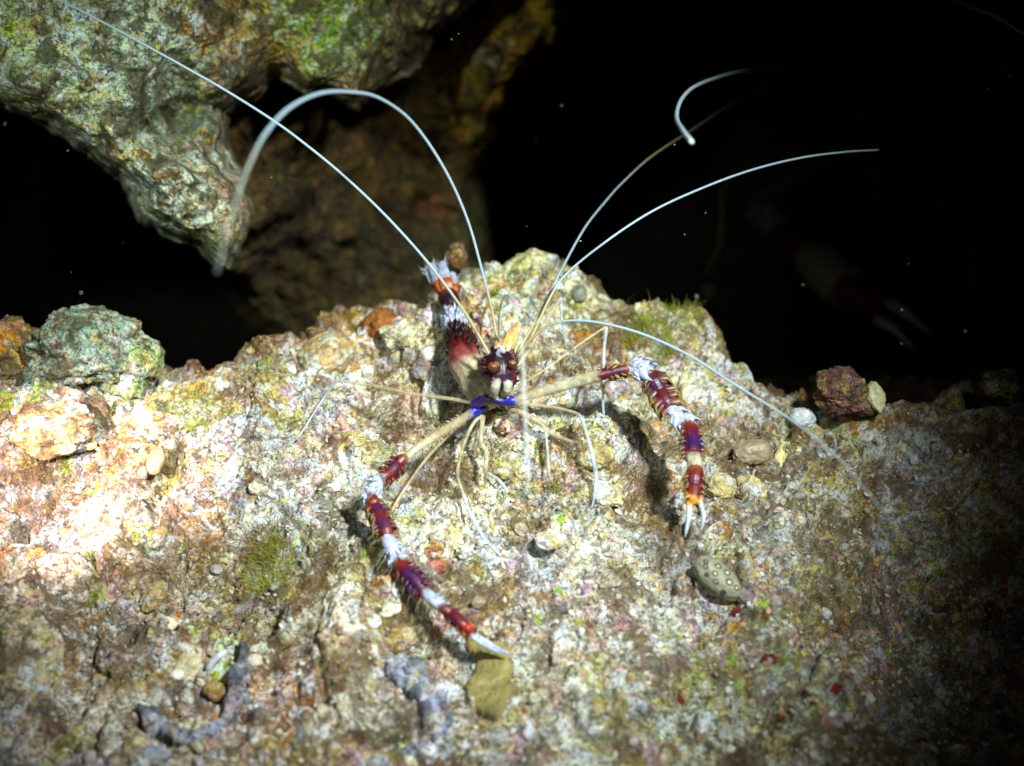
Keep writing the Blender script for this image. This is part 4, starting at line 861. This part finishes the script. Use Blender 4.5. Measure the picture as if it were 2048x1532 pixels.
ex.append(spikes(S2, lo, hi, 0.10, 0.10, (90, -90), lean=0.6, width=0.10))
# the head fringe of the tail fan
for S, fl in fan[:3]:
    S2 = S.copy(); S2[:, 4:8] = (0.8, 0.84, 0.95, 0.7); ex.append(spikes(S2, 0.8, 1.0, 0.10, 0.05, (90, -90, 70, -70), lean=1.6, width=0.04))

body_mesh('body', [right_claw, rf1, rf2, left_claw, lf1, lf2, abdomen, carapace, cheek1, cheek2, side_, hip, hip2, ros, antbase, eyestalk1, eyestalk2] + legs, ex, root, M_SHRIMP, 0.016,
          flat_strokes=fan + [(scale1, 0.4), (scale2, 0.4)])

def eye(px, py, d, rpx, ang, parent):
    V, Fc = ICO[4]; s = rpx * d / PX; c = P(px, py, d); a = math.radians(ang)
    A1 = R_ * math.cos(a) + U_ * math.sin(a); A2 = -R_ * math.sin(a) + U_ * math.cos(a)
    W = c + s * (V[:, :1] * 1.15 * A1 + V[:, 1:2] * 0.95 * A2 + V[:, 2:3] * -F_)
    col = np.tile([0.07, 0.018, 0.006, 1.0], (len(V), 1)); pale = sstep(0.0, 0.35, V[:, 0] * 0.8 + V[:, 1] * 0.5)[:, None]
    col = col * (1 - pale) + pale * np.array([0.22, 0.11, 0.05, 1])
    return mesh_np('eye', W, Fc, col, parent=parent, mat=M_SHRIMP)
eye(989, 734, 32.0, 10, 55, root); eye(1024, 728, 32.2, 8, 40, root)

RS = 0.62
FB = (0.42, 0.34, 0.18, 0.7); FW = (0.30, 0.39, 0.48, 0.85)
feeler('feeler', [(985, 722, 32.6, 6.5, FB), (960, 675, 32.6, 5.5, FB), (930, 625, 32.7, 5, FB), (858, 528, 33.0, 4.6, FW), (770, 430, 33.2, 4.4, FW), (680, 345, 33.4, 4.3, FW), (600, 280, 33.4, 4.2, FW), (545, 240, 33.4, 4.2, FW),
    (450, 180, 33.2, 4.2, FW), (380, 140, 33.0, 4.2, FW), (290, 90, 32.6, 4, FW), (220, 52, 32.2, 3.8, FW), (130, 5, 31.6, 3.4, FW), (60, -25, 31, 3, FW)], root, label='long straight feeler reaching to the upper left corner')
feeler('feeler', [(996, 700, 32.6, 6.5, FB), (993, 672, 32.6, 5, FB), (984, 620, 32.6, 4.5, FB), (965, 545, 32.5, 4.5, FW), (935, 440, 32.2, 4.5, FW), (890, 340, 31.6, 4.8, FW), (825, 245, 30.6, 5, FW), (760, 197, 29.4, 5.2, FW), (700, 184, 28.2, 5.6, FW), (640, 187, 27, 6, FW),
    (580, 215, 25.8, 6.2, FW), (535, 262, 24.8, 6.4, FW), (503, 320, 23.8, 6.6, (0.34, 0.38, 0.34, 0.6)), (478, 385, 23, 6.6, (0.34, 0.38, 0.34, 0.45)), (455, 460, 22.2, 6.6, (0.34, 0.38, 0.34, 0.28)), (434, 545, 21.6, 5.5, (0.34, 0.38, 0.34, 0.15))], root, label='feeler arching up and looping back towards the camera')
feeler('feeler', [(1032, 712, 33.0, 6, FB), (1055, 670, 33.2, 5, FB), (1085, 615, 33.6, 4.2, FB), (1120, 545, 34.2, 4, FW), (1170, 455, 35.0, 4, FW), (1215, 398, 35.8, 3.8, FW), (1240, 370, 36.4, 3, FW), (1300, 315, 38, 2.6, FB), (1380, 262, 40, 2.2, FB), (1470, 205, 42, 2, FB), (1570, 160, 44, 1.8, FB)], root, label='feeler rising to the upper right and fading out')  # dimness beyond the torch beam painted as brown on the far end
feeler('feeler', [(1036, 714, 33.0, 6, FB), (1065, 670, 33.1, 5, FB), (1095, 605, 33.2, 4.2, FB), (1125, 556, 33.3, 4, FW), (1200, 492, 33.4, 4, FW), (1300, 425, 33.6, 4, FW), (1400, 378, 33.8, 4, FW), (1500, 341, 34.0, 4, FW), (1600, 316, 34.2, 3.8, FW), (1690, 304, 34.4, 3.6, FW), (1757, 300, 34.6, 3.2, FW)], root, label='pale feeler sweeping out to the right over the black water')
feeler('feeler', [(1030, 720, 32.8, 6, FB), (1062, 678, 32.6, 5, FB), (1100, 650, 32.4, 4.5, FB), (1150, 641, 32.2, 4.5, FW), (1212, 648, 32.0, 4.8, FW), (1290, 670, 31.8, 4.8, FW), (1380, 712, 31.4, 4.8, FW), (1480, 776, 30.8, 4.8, FW), (1560, 825, 30.2, 4.8, (0.4, 0.46, 0.5, 0.6)), (1620, 868, 29.2, 5, (0.38, 0.44, 0.48, 0.5)), (1680, 920, 28, 5, (0.36, 0.42, 0.46, 0.38)), (1735, 985, 26.8, 5, (0.36, 0.42, 0.46, 0.22)), (1790, 1050, 25.6, 4.6, (0.3, 0.36, 0.4, 0.06)), (1850, 1127, 24.6, 4, (0.3, 0.36, 0.4, 0.04))],
       root, label='feeler bending down over the rubble to the right edge')
feeler('feeler', [(999, 690, 32.6, 4, FB), (998, 650, 32.2, 3.5, FB), (1001, 612, 31.6, 3.5, (0.7, 0.7, 0.55, 0.7)), (1013, 590, 30.8, 4, (0.7, 0.74, 0.7, 0.55)), (1028, 605, 29.8, 5, (0.5, 0.58, 0.56, 0.28)), (1038, 645, 28.8, 6, (0.5, 0.58, 0.56, 0.28)), (1046, 720, 27.6, 6.5, (0.5, 0.58, 0.56, 0.28)), (1049, 800, 26.8, 6.5, (0.5, 0.58, 0.56, 0.28)),
    (1053, 890, 26, 6.5, (0.5, 0.58, 0.56, 0.25)), (1058, 992, 25.4, 5, (0.5, 0.58, 0.56, 0.15))], root, label='blurred feeler hanging straight down in front of the body')

# ---- the second shrimp, almost lost in the dark
RS = 0.9; FAR = 0.10
r2 = empty('banded_shrimp', None, 'second banded shrimp in the dark at the right, only its big claw and feelers showing', 'shrimp')
_keep = (WH, CR_, PW); WH = (0.55, 0.6, 0.62, 0.9); CR_ = (0.55, 0.54, 0.42, 0.9); PW = (0.16, 0.14, 0.09, 0.9)  # body darkened and whites raised to stand in for the light here
claw2 = path([(1715, 300, 58, 26, PW), (1640, 330, 56, 12, AM), (1560, 372, 53, 12, CR_), (1512, 405, 50, 12, CR_), (1522, 428, 48.5, 20, WH), (1540, 446, 48, 24, WH), (1550, 455, 48, 20, OR), (1575, 475, 47.6, 26, RD), (1612, 508, 47.2, 32, RD), (1622, 516, 47, 34, CR_),
    (1650, 542, 46.6, 38, CR_), (1688, 572, 46.2, 36, CR_), (1698, 580, 46, 36, RD), (1722, 597, 45.8, 33, RD), (1742, 612, 45.6, 26, RD), (1752, 622, 45.5, 16, RD)])
c2a = path([(1725, 590, 45.8, 18, RD), (1748, 594, 45.6, 15, RD), (1768, 602, 45.5, 13, OR), (1776, 606, 45.5, 13, WH), (1800, 618, 45.3, 13, WH), (1830, 642, 45, 8, WH), (1864, 668, 44.8, 2.5, WH)])
c2b = path([(1735, 615, 45.8, 18, RD), (1752, 634, 45.6, 14, RD), (1760, 642, 45.5, 13, WH), (1784, 656, 45.3, 10, WH), (1806, 676, 45.1, 6, WH), (1828, 699, 45, 2, WH)])
b2 = path([(1790, 330, 60, 22, RD), (1768, 322, 60, 34, RD), (1745, 308, 59.5, 36, PW), (1722, 290, 59, 32, PW), (1708, 262, 58.5, 24, RD), (1702, 240, 58, 12, BR), (1700, 225, 58, 5, OR)])
b3 = path([(1790, 330, 60, 22, RD), (1815, 345, 60.5, 24, RD), (1840, 350, 61, 20, KK), (1868, 345, 61.5, 24, BR)])
leg2 = [path([(1720, 310, 59, 7, AM), (1640, 300, 57, 5, AM), (1540, 310, 55, 5, AM), (1449, 372, 52, 4, AM), (1444, 420, 51, 4, AM), (1438, 490, 50.5, 4, AM), (1412, 548, 50, 2.5, AM)]),
        path([(1735, 320, 59, 7, AM), (1760, 400, 58, 5, AM), (1800, 470, 56, 4, AM), (1815, 560, 55, 4, AM), (1808, 640, 54, 3, PL)]),
        path([(1755, 322, 59, 7, AM), (1850, 400, 60, 5, AM), (1930, 440, 59, 4, AM), (1950, 540, 58, 3.5, PL), (1940, 640, 57, 3, PL)])]
e2 = []
for a, b, ln, rows in (((1620, 514), (1695, 578), 0.35, (95, -95, 75, -75)), ((1520, 425), (1545, 450), 0.4, (90, -90, 50, -50)), ((1550, 455), (1615, 510), 0.3, (90, -90)), ((1700, 582), (1742, 612), 0.25, (90, -90))):
    lo, hi = fr(claw2, a, b); e2.append(spikes(claw2, lo, hi, ln, 0.2, rows, width=0.3))
body_mesh('body', [claw2, c2a, c2b, b2, b3] + leg2, e2, r2, M_SHRIMP, 0.03)
eye(1694, 250, 63.4, 9, 60, r2); eye(1722, 246, 63.4, 9, 120, r2)
feeler('feeler', [(1702, 228, 57.8, 4, FB), (1694, 197, 56, 3, FB), (1640, 164, 51, 3, FB), (1593, 141, 47, 3.2, FB), (1546, 136, 42, 4, FW), (1484, 142, 38.5, 4.2, FW), (1437, 154, 36.5, 4, FW), (1386, 175, 34, 4.6, FW), (1362, 200, 32.6, 4.8, FW), (1353, 234, 31, 5, FW), (1366, 262, 29, 6, FW), (1383, 284, 27.6, 5.5, (0.62, 0.7, 0.62, 0.8))], r2, label='feeler curling forward into the torch light')  # torch-lit stretch painted paler, unlit root left brown
feeler('feeler', [(1700, 230, 57.8, 4, FB), (1718, 190, 57, 3, FB), (1720, 130, 55, 3, FB), (1725, 78, 53, 3, FB), (1745, 35, 51, 3, FB), (1784, 0, 48, 3.2, FB), (1840, -22, 45, 3.4, FB), (1905, 0, 42, 3.4, FB), (1951, 16, 40, 3.6, FB), (2000, 38, 38, 3.6, FB), (2060, 76, 36.5, 3.6, FB)], r2)
feeler('feeler', [(1708, 235, 57.8, 4, FB), (1757, 160, 56, 3, FB), (1815, 136, 54, 3, FB), (1873, 125, 52, 3, FB), (1960, 128, 49, 3, FB), (2060, 139, 46, 3, FB)], r2)

RS = 1.0; FAR = 0.0; WH, CR_, PW = _keep
# small white worm tube and green algae sprigs
t_ = empty('worm_tube', None, 'short curved white worm tube standing beside the curved grey sponge', 'worm tube')
wt = path([(424, 1352, 0.0, 8, WH), (418, 1338, 0.25, 8, WH), (424, 1324, 0.45, 8, WH), (438, 1312, 0.6, 7, WH), (450, 1303, 0.7, 5, WH)])
feeler('tube_wall', [(424, 1352, 0.0, 8, (.8, .82, .88, 1)), (418, 1338, 0.25, 8, (.8, .82, .88, 1)), (424, 1324, 0.45, 8, (.8, .82, .88, 1)), (438, 1312, 0.6, 7, (.8, .82, .88, 1)), (450, 1303, 0.7, 5, (.8, .82, .88, 1))], t_, M_SHELL)

# ------------------------------------------------------------------ countless small stuff
def scatter_xy(n, keep=None):
    x = rng.uniform(-15, 15, n); y = rng.uniform(-13, 6.5, n)
    m = y < crest_y(x) - 0.7 - 0.5 * (x < -2)
    return x[m], y[m]
def ndc(x, y, z):
    rel = np.stack([x, y, z], 1) - CAM; d = rel @ F_; return rel @ R_ / d * PX + 1024, 766 - rel @ U_ / d * PX

def crumbs(name, n, smin, smax, power, pal, label, mat, seed, clump=None):
    x, y = scatter_xy(n); z = zfine(x, y)
    if clump is not None:
        p = np.stack([x, y, 0 * x], 1); m = vnoise(p, 0.5, seed) * 0.6 + vnoise(p, 1.5, seed + 1) * 0.5 > clump
        x, y, z = x[m], y[m], z[m]
    n = len(x)
    V, Fc = ICO[1] if smax < 0.12 else ICO[2]
    size = smin + (smax - smin) * rng.random(n) ** power
    k = len(V)
    A = rng.normal(size=(n, 3, 3)); Q, _ = np.linalg.qr(A)
    sc_ = size[:, None] * rng.uniform(0.5, 1.3, (n, 3))
    disp = 1 + 0.28 * rng.normal(size=(n, k)).clip(-1.6, 1.6) * (1.0 if k < 20 else 0.5)
    W = V[None] * disp[:, :, None] * sc_[:, None, :]
    W = np.einsum('nkj,nij->nki', W, Q) + np.stack([x, y, z + size * 0.25], 1)[:, None, :]
    Ff = (Fc[None] + (np.arange(n) * k)[:, None, None]).reshape(-1, 3)
    base = region_tint(x, y, z); pal = np.array(pal)
    pc = pal[rng.integers(0, len(pal), n)]; f = rng.uniform(0.1, 0.8, (n, 1))
    c = (base * (1 - f) + pc * f) * rng.uniform(0.7, 1.1, (n, 1))
    c = np.repeat(c, k, axis=0)
    o = mesh_np(name, W.reshape(-1, 3), Ff, np.clip(c, 0.01, 0.9), mat=mat, smooth=False)
    return tag(o, label, 'gravel', kind='stuff')
PALE = [(0.86, 0.84, 0.74), (0.80, 0.76, 0.56), (0.84, 0.82, 0.80), (0.72, 0.62, 0.36), (0.62, 0.46, 0.34), (0.72, 0.56, 0.50), (0.80, 0.82, 0.72), (0.46, 0.34, 0.18), (0.78, 0.76, 0.80)]
DARK = [(0.16, 0.10, 0.05), (0.24, 0.13, 0.06), (0.10, 0.09, 0.06), (0.20, 0.20, 0.06), (0.30, 0.10, 0.06)]
crumbs('coral_crumbs', 9500, 0.02, 0.075, 2.0, PALE, 'pale coral crumbs strewn over the rubble', M_GRAIN, 901)
crumbs('coral_gravel', 1100, 0.04, 0.16, 3.0, PALE, 'larger broken coral bits bedded in the rubble', M_GRAIN, 902)
crumbs('dark_grit', 9000, 0.02, 0.07, 2.0, DARK, 'dark brown grit between the pale crumbs', M_GRAIN, 903, clump=-0.05)

def turf(name, n, lmin, lmax, wd, cols, label, seed, spots=None):
    """short curved filaments rooted in the bed"""
    if spots:
        xs, ys = [], []
        for px, py, r, m in spots:
            g_ = G(px, py)[:2]; a = rng.uniform(0, 2 * np.pi, m); q = r / 78 * np.sqrt(rng.random(m)); xs.append(g_[0] + q * np.cos(a)); ys.append(g_[1] + 1.2 * q * np.sin(a))
        x, y = np.concatenate(xs), np.concatenate(ys)
    else:
        x, y = scatter_xy(n); p = np.stack([x, y, 0 * x], 1); m = vnoise(p, 0.55, seed) * 0.7 + vnoise(p, 1.7, seed + 1) * 0.5 > 0.18
        x, y = x[m], y[m]
    z = zfine(x, y); n = len(x); B0 = np.stack([x, y, z - 0.02], 1)
    p = np.stack([x, y, 0 * x], 1)
    d = np.stack([vnoise(p, 0.8, seed + 5) + rng.normal(0, .45, n), vnoise(p, 0.8, seed + 6) + rng.normal(0, .45, n) - 0.3, 0.8 + rng.uniform(-.3, .5, n)], 1); d /= np.linalg.norm(d, axis=1)[:, None]
    b = rng.normal(0, 0.5, (n, 3)); L = rng.uniform(lmin, lmax, n)[:, None]
    sd = np.cross(d, -F_); sd /= np.linalg.norm(sd, axis=1)[:, None] + 1e-9
    pts = [B0, B0 + d * L * .4 + b * L * .08, B0 + d * L * .75 + b * L * .28, B0 + d * L * 0.95 + b * L * .55]
    rows = []
    for k_, pt in enumerate(pts):
        wk = wd * (1 - k_ / 3.6); rows += [pt - sd * wk, pt + sd * wk]
    V = np.stack(rows, 1).reshape(-1, 3)
    i = (np.arange(n) * 8)[:, None]; Fq = np.concatenate([np.concatenate([i + 2 * k_, i + 2 * k_ + 1, i + 2 * k_ + 3, i + 2 * k_ + 2], 1) for k_ in range(3)])
    c = np.array(cols)[rng.integers(0, len(cols), n)] * rng.uniform(0.6, 1.2, (n, 1))
    o = mesh_np(name, V, Fq, np.repeat(np.clip(c, 0, .9), 8, axis=0), mat=M_ALGAE)
    return tag(o, label, 'algae', kind='stuff')
turf('algae_turf', 24000, 0.10, 0.42, 0.0045, [(0.36, 0.24, 0.12), (0.28, 0.18, 0.08), (0.46, 0.36, 0.18), (0.5, 0.46, 0.3)], 'fine brown algae hairs over the rubble', 910)
turf('brown_algae_fuzz', 0, 0.15, 0.5, 0.005, [(0.26, 0.16, 0.07), (0.34, 0.22, 0.1), (0.16, 0.1, 0.04)], 'soft tufts of brown algae fuzz in the hollows', 920,
     spots=[(620, 1190, 40, 900), (655, 1130, 30, 500), (540, 1090, 40, 700), (790, 860, 40, 700), (860, 950, 40, 700), (830, 1280, 40, 500), (600, 1290, 30, 200), (1280, 990, 40, 700), (1330, 1080, 40, 600), (1420, 880, 40, 500), (1150, 890, 40, 500), (1000, 925, 30, 500),
            (380, 1150, 60, 900), (150, 1260, 60, 900), (100, 1010, 60, 900), (1050, 1060, 30, 300), (1240, 650, 40, 500), (1180, 700, 40, 400), (1500, 880, 40, 300), (770, 780, 40, 500), (660, 1370, 40, 250), (1760, 990, 60, 600), (1900, 1100, 80, 900)])
turf('green_algae', 0, 0.1, 0.35, 0.007, [(0.24, 0.28, 0.03), (0.34, 0.34, 0.05), (0.14, 0.17, 0.02)], 'green and yellow green algae tufts', 930,
     spots=[(540, 1135, 46, 700), (992, 590, 8, 120), (1000, 620, 6, 60), (1300, 700, 50, 900), (1270, 660, 30, 300), (1360, 640, 40, 400), (400, 820, 60, 700), (600, 640, 16, 200), (1640, 790, 30, 300), (1110, 980, 14, 80), (1490, 1340, 80, 700), (640, 1100, 30, 150), (220, 690, 60, 500)])

# specks drifting in the water
V, Fc = ICO[2]; n = 42
W, Fs = [], []
for k in range(n):
    px, py = rng.uniform(0, 2048), rng.uniform(0, 760); d = rng.uniform(28, 42) if py < 560 else rng.uniform(26, 33)
    s = rng.choice([0.008, 0.013, 0.02], p=[.6, .3, .1]); W.append(P(px, py, d) + V * s * rng.uniform(.6, 1.4, 3)); Fs.append(Fc + k * len(V))
o = mesh_np('drifting_specks', np.concatenate(W), np.concatenate(Fs), np.tile([0.7, 0.72, 0.6], (n * len(V), 1)), mat=M_GRAIN)
tag(o, 'tiny pale specks drifting in the dark water', 'specks', kind='stuff')
